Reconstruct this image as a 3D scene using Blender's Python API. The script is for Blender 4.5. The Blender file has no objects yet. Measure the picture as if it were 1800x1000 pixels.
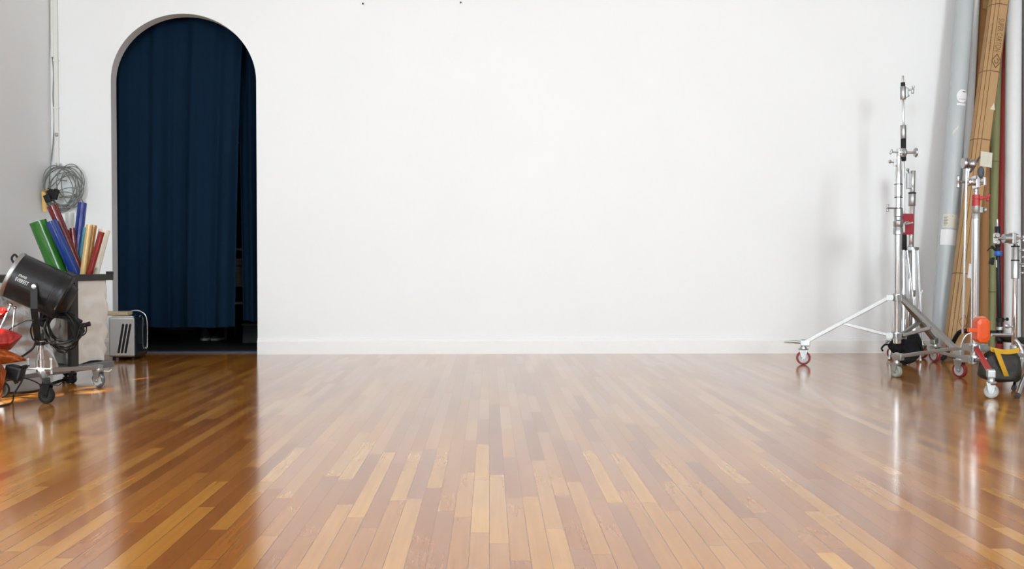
import bpy, bmesh, math, random
from mathutils import Vector, Matrix, noise
C = bpy.context.scene.collection
SC = bpy.context.scene
PI = math.pi
R = math.radians
random.seed(7)

# ------------------------------------------------------------------ camera
CAMH = 0.727
YAW, PITCH, FPX = R(1.31), R(1.244), 1750.0
cam = bpy.data.cameras.new('camera')
cam.lens = 35.0
cam.sensor_width = 36.0
camo = bpy.data.objects.new('camera', cam)
C.objects.link(camo)
camo.location = (0, 0, CAMH)
camo.rotation_euler = (PI / 2 - PITCH, 0, -YAW)
SC.camera = camo

_f = Vector((math.sin(YAW) * math.cos(PITCH), math.cos(YAW) * math.cos(PITCH), -math.sin(PITCH)))
_r = Vector((math.cos(YAW), -math.sin(YAW), 0))
_u = _r.cross(_f)


def P(u, v, Y):
    """world point seen at photo pixel (u, v) that lies at depth Y"""
    d = _f * FPX + _r * (u - 900) + _u * (500 - v)
    return Vector((0, 0, CAMH)) + d * (Y / d.y)


def G(u, v, z=0.0):
    """world point seen at photo pixel (u, v) that lies at height z"""
    d = _f * FPX + _r * (u - 900) + _u * (500 - v)
    return Vector((0, 0, CAMH)) + d * ((z - CAMH) / d.z)


# ------------------------------------------------------------------ world, sun, window light, exposure
SC.view_settings.view_transform = 'Standard'
SC.view_settings.look = 'None'
SC.view_settings.gamma = 1.0
SC.view_settings.use_curve_mapping = False
SC.view_settings.exposure = 0.19

W = bpy.data.worlds.new('world')
SC.world = W
W.use_nodes = True
W.node_tree.nodes['Background'].inputs[0].default_value = (0.80, 0.90, 1.0, 1)
W.node_tree.nodes['Background'].inputs[1].default_value = 1.6

sun = bpy.data.lights.new('sun', 'SUN')
sun.energy = 15.0
sun.angle = R(1.2)
sun.color = (1.0, 0.90, 0.74)
suno = bpy.data.objects.new('sun', sun)
C.objects.link(suno)
SUN_DIR = Vector((0.71, 1.0, -1.0)).normalized()
suno.rotation_euler = SUN_DIR.to_track_quat('-Z', 'Y').to_euler()
suno.location = (-9, -4, 9)

WX, WB, RX, FY, CZ = -3.449, 7.95, 4.95, -3.2, 4.1   # left wall, back wall, right wall, front wall, ceiling
LEFT_WIN = [(-2.6, -0.9), (-0.3, 1.4), (1.9, 3.1), (3.55, 5.0)]
LW_Z = [(0.9, 3.6), (0.9, 3.6), (0.9, 3.6), (1.0, 2.1)]
FRONT_WIN = [(-3.2, -1.8), (-1.1, 0.1), (0.9, 2.1), (3.0, 4.6)]
FW_Z = [(1.3, 3.6)] * 4


def area(name, loc, direction, sx, sy, energy, col):
    l = bpy.data.lights.new(name, 'AREA')
    l.shape = 'RECTANGLE'
    l.size, l.size_y = sx, sy
    l.energy = energy
    l.color = col
    o = bpy.data.objects.new(name, l)
    C.objects.link(o)
    o.location = loc
    o.rotation_euler = Vector(direction).to_track_quat('-Z', 'Y').to_euler()
    return o


for (a, b), (z0, z1) in zip(LEFT_WIN[:3], LW_Z):      # daylight entering by the tall windows of the left wall
    area('window_daylight', (WX - 0.45, (a + b) / 2, (z0 + z1) / 2), (1, 0, 0), z1 - z0, b - a, 21 * (b - a) * (z1 - z0), (0.865, 0.957, 1.0))
for (a, b), (z0, z1), k in zip(FRONT_WIN, FW_Z, (1.85, 0.12, 0.12, 1.85)):
    area('window_daylight', ((a + b) / 2, FY - 0.45, (z0 + z1) / 2), (0, 1, -0.1), b - a, z1 - z0, 58 * k * (b - a) * (z1 - z0), (0.865, 0.957, 1.0))


# ------------------------------------------------------------------ materials
def mat(name, col=(0.8, 0.8, 0.8), rough=0.5, metal=0.0, noise_amt=0.0, nscale=20.0, bump=0.0, bscale=60.0,
        trans=0.0, coat=0.0, spec=0.5, rvar=0.0, stretch=(1, 1, 1), sheen=0.0):
    m = bpy.data.materials.new(name)
    m.use_nodes = True
    nt = m.node_tree
    b = nt.nodes['Principled BSDF']
    b.inputs['Roughness'].default_value = rough
    b.inputs['Metallic'].default_value = metal
    b.inputs['Transmission Weight'].default_value = trans
    b.inputs['Coat Weight'].default_value = coat
    b.inputs['Specular IOR Level'].default_value = spec
    b.inputs['Sheen Weight'].default_value = sheen
    b.inputs['Base Color'].default_value = (*col, 1)
    tc = nt.nodes.new('ShaderNodeTexCoord')
    mp = nt.nodes.new('ShaderNodeMapping')
    mp.inputs['Scale'].default_value = stretch
    nt.links.new(tc.outputs['Object'], mp.inputs['Vector'])
    n = nt.nodes.new('ShaderNodeTexNoise')
    n.inputs['Scale'].default_value = nscale
    n.inputs['Detail'].default_value = 4
    nt.links.new(mp.outputs['Vector'], n.inputs['Vector'])
    mx = nt.nodes.new('ShaderNodeMixRGB')
    k = max(noise_amt, 0.02)
    mx.inputs[1].default_value = (*[max(0, c * (1 - k)) for c in col], 1)
    mx.inputs[2].default_value = (*[min(1, c * (1 + k)) for c in col], 1)
    nt.links.new(n.outputs['Fac'], mx.inputs[0])
    nt.links.new(mx.outputs[0], b.inputs['Base Color'])
    if rvar:
        mr = nt.nodes.new('ShaderNodeMapRange')
        mr.inputs[3].default_value = max(0.02, rough - rvar)
        mr.inputs[4].default_value = rough + rvar
        nt.links.new(n.outputs['Fac'], mr.inputs[0])
        nt.links.new(mr.outputs[0], b.inputs['Roughness'])
    if bump:
        n2 = nt.nodes.new('ShaderNodeTexNoise')
        n2.inputs['Scale'].default_value = bscale
        n2.inputs['Detail'].default_value = 3
        nt.links.new(mp.outputs['Vector'], n2.inputs['Vector'])
        bp = nt.nodes.new('ShaderNodeBump')
        bp.inputs['Strength'].default_value = bump
        bp.inputs['Distance'].default_value = 0.01
        nt.links.new(n2.outputs['Fac'], bp.inputs['Height'])
        nt.links.new(bp.outputs[0], b.inputs['Normal'])
    return m


def floor_material():
    m = bpy.data.materials.new('oak_strip_floor')
    m.use_nodes = True
    nt = m.node_tree
    N, L = nt.nodes, nt.links
    b = N['Principled BSDF']

    def math_(op, a, bb=None, c=None):
        n = N.new('ShaderNodeMath')
        n.operation = op
        for i, v in enumerate((a, bb, c)):
            if v is None:
                continue
            if isinstance(v, (int, float)):
                n.inputs[i].default_value = v
            else:
                L.new(v, n.inputs[i])
        return n.outputs[0]

    tc = N.new('ShaderNodeTexCoord')
    sp = N.new('ShaderNodeSeparateXYZ')
    L.new(tc.outputs['Object'], sp.inputs[0])
    x, y = sp.outputs[0], sp.outputs[1]
    PW, PL = 0.051, 0.78
    xs = math_('DIVIDE', x, PW)
    row = math_('FLOOR', xs)
    wn = N.new('ShaderNodeTexWhiteNoise')
    wn.noise_dimensions = '1D'
    L.new(row, wn.inputs['W'])
    ln = math_('MULTIPLY_ADD', wn.outputs['Value'], 0.45, PL - 0.2)      # each row's own plank length
    wn3 = N.new('ShaderNodeTexWhiteNoise')
    wn3.noise_dimensions = '1D'
    L.new(math_('ADD', row, 91.7), wn3.inputs['W'])
    ys = math_('ADD', math_('DIVIDE', y, ln), math_('MULTIPLY', wn3.outputs['Value'], 37.0))
    seg = math_('FLOOR', ys)
    cv = N.new('ShaderNodeCombineXYZ')
    L.new(row, cv.inputs[0])
    L.new(seg, cv.inputs[1])
    wn2 = N.new('ShaderNodeTexWhiteNoise')
    wn2.noise_dimensions = '2D'
    L.new(cv.outputs[0], wn2.inputs['Vector'])
    ramp = N.new('ShaderNodeValToRGB')
    e = ramp.color_ramp.elements
    e[0].position, e[0].color = 0.0, (0.286, 0.094, 0.015, 1)
    e[1].position, e[1].color = 1.0, (0.551, 0.273, 0.052, 1)
    for p, c in ((0.2, (0.346, 0.118, 0.019, 1)), (0.5, (0.416, 0.164, 0.025, 1)), (0.8, (0.475, 0.207, 0.035, 1)), (0.95, (0.502, 0.227, 0.040, 1))):
        k = e.new(p)
        k.color = c
    L.new(wn2.outputs['Value'], ramp.inputs[0])
    # grain
    mp = N.new('ShaderNodeMapping')
    mp.inputs['Scale'].default_value = (60, 2.2, 1)
    L.new(tc.outputs['Object'], mp.inputs[0])
    sh = N.new('ShaderNodeVectorMath')
    sh.operation = 'ADD'
    L.new(mp.outputs[0], sh.inputs[0])
    wv = N.new('ShaderNodeVectorMath')
    wv.operation = 'SCALE'
    L.new(wn2.outputs['Color'], wv.inputs[0])
    wv.inputs['Scale'].default_value = 50
    L.new(wv.outputs[0], sh.inputs[1])
    gn = N.new('ShaderNodeTexNoise')
    gn.inputs['Scale'].default_value = 1.0
    gn.inputs['Detail'].default_value = 5
    gn.inputs['Roughness'].default_value = 0.62
    L.new(sh.outputs[0], gn.inputs['Vector'])
    gr = N.new('ShaderNodeMapRange')
    gr.inputs[1].default_value, gr.inputs[2].default_value = 0.28, 0.72
    gr.inputs[3].default_value, gr.inputs[4].default_value = 0.90, 1.09
    L.new(gn.outputs['Fac'], gr.inputs[0])
    # broad wear
    bn = N.new('ShaderNodeTexNoise')
    bn.inputs['Scale'].default_value = 0.9
    bn.inputs['Detail'].default_value = 3
    L.new(tc.outputs['Object'], bn.inputs['Vector'])
    br = N.new('ShaderNodeMapRange')
    br.inputs[1].default_value, br.inputs[2].default_value = 0.3, 0.7
    br.inputs[3].default_value, br.inputs[4].default_value = 0.9, 1.1
    L.new(bn.outputs['Fac'], br.inputs[0])
    # gaps
    fx = math_('FRACT', xs)
    fy = math_('FRACT', ys)
    ex = math_('MINIMUM', fx, math_('SUBTRACT', 1.0, fx))
    ey = math_('MULTIPLY', math_('MINIMUM', fy, math_('SUBTRACT', 1.0, fy)), 14.0)
    edge = math_('MINIMUM', ex, ey)
    gap = N.new('ShaderNodeMapRange')
    gap.inputs[1].default_value, gap.inputs[2].default_value = 0.008, 0.03
    gap.inputs[3].default_value, gap.inputs[4].default_value = 0.55, 1.0
    L.new(edge, gap.inputs[0])
    f1 = math_('MULTIPLY', math_('MULTIPLY', gr.outputs[0], br.outputs[0]), gap.outputs[0])
    # scuffs: small dark marks
    vs = N.new('ShaderNodeTexVoronoi')
    vs.inputs['Scale'].default_value = 2.6
    L.new(tc.outputs['Object'], vs.inputs['Vector'])
    sc = N.new('ShaderNodeMapRange')
    sc.inputs[1].default_value, sc.inputs[2].default_value = 0.010, 0.016
    sc.inputs[3].default_value, sc.inputs[4].default_value = 0.25, 1.0
    L.new(vs.outputs['Distance'], sc.inputs[0])
    f2 = math_('MULTIPLY', f1, sc.outputs[0])
    vm = N.new('ShaderNodeVectorMath')
    vm.operation = 'SCALE'
    L.new(ramp.outputs[0], vm.inputs[0])
    L.new(f2, vm.inputs['Scale'])
    L.new(vm.outputs[0], b.inputs['Base Color'])
    rr = N.new('ShaderNodeMapRange')
    rr.inputs[3].default_value, rr.inputs[4].default_value = 0.12, 0.20
    L.new(bn.outputs['Fac'], rr.inputs[0])
    L.new(rr.outputs[0], b.inputs['Roughness'])
    b.inputs['Specular IOR Level'].default_value = 0.7
    wn4 = N.new('ShaderNodeTexWhiteNoise')
    wn4.noise_dimensions = '2D'
    cv4 = N.new('ShaderNodeVectorMath')
    cv4.operation = 'ADD'
    L.new(cv.outputs[0], cv4.inputs[0])
    cv4.inputs[1].default_value = (17.3, 5.1, 0)
    L.new(cv4.outputs[0], wn4.inputs['Vector'])
    lac = math_('MULTIPLY_ADD', wn4.outputs['Value'], 0.20, 0.28)        # lacquer wears differently strip by strip
    L.new(math_('MULTIPLY', lac, gap.outputs[0]), b.inputs['Coat Weight'])
    b.inputs['Coat Roughness'].default_value = 0.11
    # every strip lies a touch off level, plus a fine lacquer ripple
    rp = N.new('ShaderNodeTexNoise')
    rp.inputs['Scale'].default_value = 14.0
    rp.inputs['Detail'].default_value = 2
    L.new(tc.outputs['Object'], rp.inputs['Vector'])
    hgt = math_('ADD', math_('MULTIPLY', rp.outputs['Fac'], 0.06), math_('MULTIPLY', gap.outputs[0], 0.08))
    bp = N.new('ShaderNodeBump')
    bp.inputs['Strength'].default_value = 0.5
    bp.inputs['Distance'].default_value = 0.003
    L.new(hgt, bp.inputs['Height'])
    L.new(bp.outputs[0], b.inputs['Normal'])
    return m


def glass_material():
    m = bpy.data.materials.new('window_glass')
    m.use_nodes = True
    nt = m.node_tree
    for n in list(nt.nodes):
        if n.type == 'BSDF_PRINCIPLED':
            nt.nodes.remove(n)
    out = [n for n in nt.nodes if n.type == 'OUTPUT_MATERIAL'][0]
    t = nt.nodes.new('ShaderNodeBsdfTransparent')
    g = nt.nodes.new('ShaderNodeBsdfGlossy')
    g.inputs['Roughness'].default_value = 0.02
    mx = nt.nodes.new('ShaderNodeMixShader')
    mx.inputs[0].default_value = 0.06
    nt.links.new(t.outputs[0], mx.inputs[1])
    nt.links.new(g.outputs[0], mx.inputs[2])
    nt.links.new(mx.outputs[0], out.inputs[0])
    return m


def film_material(name, col, clear=0.35):
    """coloured plastic film: part glossy body, part see-through"""
    m = bpy.data.materials.new(name)
    m.use_nodes = True
    nt = m.node_tree
    b = nt.nodes['Principled BSDF']
    out = [n for n in nt.nodes if n.type == 'OUTPUT_MATERIAL'][0]
    b.inputs['Base Color'].default_value = (*col, 1)
    b.inputs['Roughness'].default_value = 0.22
    b.inputs['Specular IOR Level'].default_value = 0.7
    tc = nt.nodes.new('ShaderNodeTexCoord')
    n = nt.nodes.new('ShaderNodeTexNoise')
    n.inputs['Scale'].default_value = 9
    nt.links.new(tc.outputs['Object'], n.inputs['Vector'])
    bp = nt.nodes.new('ShaderNodeBump')
    bp.inputs['Strength'].default_value = 0.25
    bp.inputs['Distance'].default_value = 0.02
    nt.links.new(n.outputs['Fac'], bp.inputs['Height'])
    nt.links.new(bp.outputs[0], b.inputs['Normal'])
    t = nt.nodes.new('ShaderNodeBsdfTransparent')
    t.inputs[0].default_value = (*[min(1, 0.25 + 0.75 * c / max(max(col), 0.01)) for c in col], 1)
    mx = nt.nodes.new('ShaderNodeMixShader')
    mx.inputs[0].default_value = clear
    nt.links.new(b.outputs[0], mx.inputs[1])
    nt.links.new(t.outputs[0], mx.inputs[2])
    nt.links.new(mx.outputs[0], out.inputs[0])
    return m


M = dict(
    wall=mat('white_wall_paint', (0.86, 0.87, 0.875), 0.55, noise_amt=0.012, nscale=1.6, bump=0.05, bscale=35),
    trim=mat('white_trim_paint', (0.86, 0.86, 0.86), 0.4, bump=0.04, bscale=20),
    ceil=mat('ceiling_paint', (0.80, 0.80, 0.80), 0.7),
    frontw=mat('far_wall_paint', (0.62, 0.60, 0.58), 0.7),
    sidew=mat('side_wall_paint', (0.50, 0.53, 0.56), 0.7),
    floor=floor_material(),
    glass=glass_material(),
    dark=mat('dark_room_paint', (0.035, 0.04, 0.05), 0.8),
    darkfloor=mat('dark_carpet', (0.02, 0.022, 0.026), 0.85, bump=0.3, bscale=200),
    chrome=mat('chrome_steel', (0.70, 0.71, 0.72), 0.13, 1.0, noise_amt=0.05, rvar=0.06, nscale=14),
    satin=mat('satin_aluminium', (0.43, 0.43, 0.43), 0.36, 1.0, noise_amt=0.06, rvar=0.08, nscale=18),
    zinc=mat('zinc_plate', (0.46, 0.48, 0.48), 0.40, 1.0, noise_amt=0.12, rvar=0.1, nscale=30),
    black=mat('black_paint', (0.009, 0.009, 0.010), 0.42, noise_amt=0.2, rvar=0.08, spec=0.3),
    rubber=mat('black_rubber', (0.011, 0.011, 0.012), 0.6, noise_amt=0.2, spec=0.3),
    steelgrey=mat('dark_grey_steel', (0.028, 0.026, 0.025), 0.5, spec=0.35, noise_amt=0.15),
    redtyre=mat('red_polyurethane', (0.24, 0.022, 0.022), 0.35, noise_amt=0.15),
    greytyre=mat('grey_rubber_tyre', (0.30, 0.30, 0.26), 0.5, noise_amt=0.12),
    hubgrey=mat('grey_wheel_hub', (0.50, 0.50, 0.50), 0.4, noise_amt=0.1),
)


# ------------------------------------------------------------------ mesh helpers
def frame(d):
    d = Vector(d).normalized()
    a = Vector((0, 0, 1)) if abs(d.z) < 0.95 else Vector((1, 0, 0))
    x = d.cross(a).normalized()
    y = d.cross(x).normalized()
    return x, y, d


class MB:
    """collects shapes in world space for ONE mesh"""

    def __init__(self):
        self.bm = bmesh.new()

    def loop_mesh(self, rings, cap0=True, cap1=True, closed=True, smooth=True):
        bm = self.bm
        vs = [[bm.verts.new(p) for p in r] for r in rings]
        n = len(vs[0])
        for a, b in zip(vs[:-1], vs[1:]):
            for i in range(n if closed else n - 1):
                j = (i + 1) % n
                try:
                    f = bm.faces.new((a[i], a[j], b[j], b[i]))
                    f.smooth = smooth
                except ValueError:
                    pass
        for cap, r in ((cap0, vs[0][::-1]), (cap1, vs[-1])):
            if cap and n > 2:
                try:
                    bm.faces.new(r)
                except ValueError:
                    pass
        return self

    def box(self, c, size, rot=None, bevel=0.0):
        bm = self.bm
        geo = bmesh.ops.create_cube(bm, size=1.0)
        vs = geo['verts']
        mtx = Matrix.Translation(Vector(c)) @ (rot.to_4x4() if rot is not None else Matrix.Identity(4)) @ Matrix.Diagonal((*size, 1))
        bmesh.ops.transform(bm, matrix=mtx, verts=vs)
        if bevel:
            es = list({e for v in vs for e in v.link_edges})
            bmesh.ops.bevel(bm, geom=es, offset=bevel, segments=2, affect='EDGES', profile=0.6)
        return self

    def bar(self, a, b, w, h, bevel=0.0, up=(0, 0, 1)):
        """rectangular bar from a to b, w across (horizontal), h tall"""
        a, b = Vector(a), Vector(b)
        d = (b - a)
        L = d.length
        z = d.normalized()
        x = Vector(up).cross(z)
        if x.length < 1e-4:
            x = Vector((1, 0, 0))
        x.normalize()
        y = z.cross(x)
        rot = Matrix((x, y, z)).transposed()
        return self.box((a + b) / 2, (w, h, L), rot, bevel)

    def cyl(self, a, b, r0, r1=None, n=16, cap=True):
        n = max(n, 10)
        a, b = Vector(a), Vector(b)
        r1 = r0 if r1 is None else r1
        x, y, d = frame(b - a)
        ring = lambda c, r: [c + (x * math.cos(2 * PI * i / n) + y * math.sin(2 * PI * i / n)) * r for i in range(n)]
        return self.loop_mesh([ring(a, r0), ring(b, r1)], cap, cap)

    def lathe(self, a, d, prof, n=20, cap=True):
        """prof: list of (distance along d, radius)"""
        a = Vector(a)
        x, y, d = frame(d)
        rings = []
        for t, r in prof:
            c = a + d * t
            rings.append([c + (x * math.cos(2 * PI * i / n) + y * math.sin(2 * PI * i / n)) * r for i in range(n)])
        return self.loop_mesh(rings, cap, cap)

    def tube(self, pts, r, n=8, closed=False):
        n = max(n, 9)
        pts = [Vector(p) for p in pts]
        m = len(pts)
        rings = []
        px = None
        for i, p in enumerate(pts):
            if closed:
                d = pts[(i + 1) % m] - pts[i - 1]
            else:
                d = pts[min(i + 1, m - 1)] - pts[max(i - 1, 0)]
            d.normalize()
            if px is None:
                x, y, _ = frame(d)
            else:
                x = px - d * px.dot(d)
                if x.length < 1e-5:
                    x, y, _ = frame(d)
                x.normalize()
                y = d.cross(x)
            px = x
            rr = r[i] if isinstance(r, (list, tuple)) else r
            rings.append([p + (x * math.cos(2 * PI * k / n) + y * math.sin(2 * PI * k / n)) * rr for k in range(n)])
        if closed:
            rings.append(rings[0])
            self.loop_mesh(rings, False, False)
            bmesh.ops.remove_doubles(self.bm, verts=self.bm.verts[:], dist=1e-6)
            return self
        return self.loop_mesh(rings)

    def sphere(self, c, r, sx=1, sy=1, sz=1, u=14, v=10, rot=None):
        geo = bmesh.ops.create_uvsphere(self.bm, u_segments=u, v_segments=v, radius=1.0)
        mtx = Matrix.Translation(Vector(c)) @ (rot.to_4x4() if rot is not None else Matrix.Identity(4)) @ Matrix.Diagonal((r * sx, r * sy, r * sz, 1))
        bmesh.ops.transform(self.bm, matrix=mtx, verts=geo['verts'])
        for vv in geo['verts']:
            for f in vv.link_faces:
                f.smooth = True
        return self

    def prism(self, poly, off):
        """polygon (world points) pushed by vector off"""
        off = Vector(off)
        a = [Vector(p) for p in poly]
        b = [p + off for p in a]
        self.loop_mesh([a, b], smooth=False)
        return self

    def grid(self, nu, nv, fn, smooth=True):
        bm = self.bm
        vs = [[bm.verts.new(fn(i / nu, j / nv)) for i in range(nu + 1)] for j in range(nv + 1)]
        for j in range(nv):
            for i in range(nu):
                f = bm.faces.new((vs[j][i], vs[j][i + 1], vs[j + 1][i + 1], vs[j + 1][i]))
                f.smooth = smooth
        return self

    def thick(self, t):
        bm = self.bm
        bmesh.ops.recalc_face_normals(bm, faces=bm.faces[:])
        bmesh.ops.solidify(bm, geom=bm.faces[:], thickness=t)
        return self


def arc(pts, steps=8):
    """Catmull-Rom through control points"""
    pts = [Vector(p) for p in pts]
    out = []
    n = len(pts)
    for i in range(n - 1):
        p0, p1, p2, p3 = pts[max(i - 1, 0)], pts[i], pts[i + 1], pts[min(i + 2, n - 1)]
        for s in range(steps):
            t = s / steps
            out.append(0.5 * ((2 * p1) + (p2 - p0) * t + (2 * p0 - 5 * p1 + 4 * p2 - p3) * t * t + (3 * p1 - p0 - 3 * p2 + p3) * t ** 3))
    out.append(pts[-1])
    return out


def tag(o, label=None, cat=None, group=None, kind=None):
    if label:
        o['label'] = label
    if cat:
        o['category'] = cat
    if group:
        o['group'] = group
    if kind:
        o['kind'] = kind
    return o


def base_of(o):
    b = Vector((0, 0, 0))
    while o is not None:
        b += Vector(o.location)
        o = o.parent
    return b


def part(name, mb, m, parent, label=None):
    """mesh in world space -> child of parent (or top-level object when parent is a Vector: its base)"""
    bm = mb.bm if isinstance(mb, MB) else mb
    org = base_of(parent) if isinstance(parent, bpy.types.Object) else Vector(parent)
    bmesh.ops.translate(bm, vec=-org, verts=bm.verts[:])
    bmesh.ops.recalc_face_normals(bm, faces=bm.faces[:])
    for e in bm.edges:
        if len(e.link_faces) == 2 and e.calc_face_angle(0) > R(44):
            e.smooth = False
    me = bpy.data.meshes.new(name)
    bm.to_mesh(me)
    bm.free()
    o = bpy.data.objects.new(name, me)
    C.objects.link(o)
    me.materials.append(M[m] if isinstance(m, str) else m)
    if isinstance(parent, bpy.types.Object):
        o.parent = parent
    else:
        o.location = org
    if label:
        o['label'] = label
    return o


def thing(name, loc, label, cat, group=None):
    o = bpy.data.objects.new(name, None)
    o.empty_display_size = 0.1
    C.objects.link(o)
    o.location = loc
    return tag(o, label, cat, group)


def single(name, mb, m, base, label, cat, group=None):
    return tag(part(name, mb, m, Vector(base)), label, cat, group)


def struct(name, mb, m, parent=None):
    o = part(name, mb, m, parent if parent is not None else Vector((0, 0, 0)))
    if parent is None:
        o['kind'] = 'structure'
    return o


# ------------------------------------------------------------------ the room
WT = 0.115                                    # thickness of the back wall
BY = 11.0                                     # far side of the dark room behind the arch
aL, aR = P(196.5, 350, WB).x, P(451.5, 350, WB).x
a_top, a_spring = P(320, 24, WB).z, P(320, 142, WB).z

mb = MB()
mb.box(((WX + RX) / 2, (FY + BY) / 2 - 1.4, -0.05), (RX - WX + 0.4, WB + 0.2 - FY + 0.4, 0.1))
bmesh.ops.delete(mb.bm, geom=mb.bm.verts[:], context='VERTS')
mb.box(((WX + RX) / 2, (FY - 0.2 + WB + 0.16) / 2, -0.05), (RX - WX + 0.4, WB + 0.16 - FY + 0.2, 0.1))
floor = struct('floor', mb, 'floor')
mb = MB()
mb.box(((WX + RX) / 2, (FY + WB) / 2, CZ + 0.05), (RX - WX + 0.4, WB - FY + 0.4, 0.1))
struct('ceiling', mb, 'ceil')

poly = [(WX - 1.3, 0), (aL, 0), (aL, a_spring)]
cx, rx = (aL + aR) / 2, (aR - aL) / 2
for i in range(1, 40):
    t = PI - PI * i / 40
    poly.append((cx + rx * math.cos(t), a_spring + (a_top - a_spring) * math.sin(t)))
poly += [(aR, a_spring), (aR, 0), (RX + 0.2, 0), (RX + 0.2, CZ), (WX - 1.3, CZ)]
mb = MB()
mb.prism([(x, WB, z) for x, z in poly], (0, WT, 0))
struct('wall_back', mb, 'wall')


def wall_with_windows(name, wins, zr, mk, m, t=0.2):
    """mk(s, z, o) -> point; s runs along the wall, o is the offset outward"""
    smin, smax = mk[0]
    fn = mk[1]
    mb = MB()
    cuts = [smin]
    for a, b in wins:
        cuts += [a, b]
    cuts.append(smax)

    def slab(s0, s1, z0, z1):
        p = [fn(s0, z0, 0), fn(s1, z0, 0), fn(s1, z1, 0), fn(s0, z1, 0)]
        mb.prism(p, Vector(fn(s0, z0, t)) - Vector(fn(s0, z0, 0)))
    for i in range(0, len(cuts), 2):
        slab(cuts[i], cuts[i + 1], 0, CZ)
    for (a, b), (z0, z1) in zip(wins, zr):
        slab(a, b, 0, z0)
        slab(a, b, z1, CZ)
    return struct(name, mb, m)


fl = lambda s, z, o: (WX - o, s, z)
ff = lambda s, z, o: (s, FY - o, z)
wall_with_windows('wall_left', LEFT_WIN, LW_Z, ((FY - 0.2, WB), fl), 'wall')
wall_with_windows('wall_front', FRONT_WIN, FW_Z, ((WX, RX), ff), 'frontw')
mb = MB()
mb.box((RX + 0.1, (FY + WB) / 2, CZ / 2), (0.2, WB - FY + 0.2, CZ))
struct('wall_right', mb, 'sidew')

wn = 0
for wins, zrs, fn in ((LEFT_WIN, LW_Z, fl), (FRONT_WIN, FW_Z, ff)):
    for (a, b), zr in zip(wins, zrs):
        wn += 1
        win = bpy.data.objects.new('window_%d' % wn, None)
        C.objects.link(win)
        win.location = fn((a + b) / 2, zr[0], 0)
        win['kind'] = 'structure'
        mb = MB()
        z0, z1 = zr
        for s0, s1, q0, q1 in ((a, a + 0.05, z0, z1), (b - 0.05, b, z0, z1), (a + 0.05, b - 0.05, z0, z0 + 0.05), (a + 0.05, b - 0.05, z1 - 0.05, z1),
                               (a + 0.05, b - 0.05, (z0 + z1) / 2 - 0.015, (z0 + z1) / 2 + 0.015), ((a + b) / 2 - 0.015, (a + b) / 2 + 0.015, z0 + 0.05, z1 - 0.05)):
            p = [fn(s0, q0, 0.05), fn(s1, q0, 0.05), fn(s1, q1, 0.05), fn(s0, q1, 0.05)]
            mb.prism(p, Vector(fn(s0, q0, 0.1)) - Vector(fn(s0, q0, 0.05)))
        part('window_frame', mb, 'trim', win)
        mb = MB()
        mb.prism([fn(a + 0.03, z0 + 0.03, 0.073), fn(b - 0.03, z0 + 0.03, 0.073), fn(b - 0.03, z1 - 0.03, 0.073), fn(a + 0.03, z1 - 0.03, 0.073)],
                 Vector(fn(a, z0, 0.077)) - Vector(fn(a, z0, 0.073)))
        part('pane', mb, 'glass', win)

# painted baseboard of the back wall, flat board with a small bead on top
def baseboard(name, x0, x1):
    mb = MB()
    prof = [(WB, 0.0), (WB - 0.016, 0.0), (WB - 0.016, 0.100), (WB - 0.011, 0.110), (WB - 0.010, 0.122), (WB - 0.004, 0.128), (WB, 0.128)]
    mb.prism([(x0, y, z) for y, z in prof], (x1 - x0, 0, 0))
    struct(name, mb, 'trim')
baseboard('baseboard_back', aR, RX)
baseboard('baseboard_left', WX, aL)

# dark room behind the arch
mb = MB()
mb.box(((aL + aR) / 2, (WB + 0.16 + BY) / 2, -0.06), (4.2, BY - WB - 0.16, 0.1))
struct('floor_behind_arch', mb, 'darkfloor')
mb = MB()
x0, x1 = (aL + aR) / 2 - 2.0, (aL + aR) / 2 + 2.0
mb.box((x0 - 0.05, (WB + WT + BY) / 2, 1.55), (0.1, BY - WB - WT, 3.3))
mb.box((x1 + 0.05, (WB + WT + BY) / 2, 1.55), (0.1, BY - WB - WT, 3.3))
mb.box(((x0 + x1) / 2, BY + 0.05, 1.55), (x1 - x0 + 0.2, 0.1, 3.3))
struct('wall_behind_arch', mb, 'dark')
mb = MB()
mb.box(((x0 + x1) / 2, (WB + WT + BY) / 2, 3.25), (x1 - x0 + 0.2, BY - WB - WT, 0.1))
struct('ceiling_behind_arch', mb, 'dark')

# unseen added wall, keeps the sun out of all left windows but the last
mb = MB()
mb.box((-4.68, -5.25, 4.0), (0.36, 13.9, 8.0))
mb.prism([(-4.45, -12.2, 8.0), (-4.9, -12.2, 8.0), (-4.68, -12.2, 8.3)], (0, 13.9, 0))
struct('sun_block_wall', mb, 'frontw')
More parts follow.
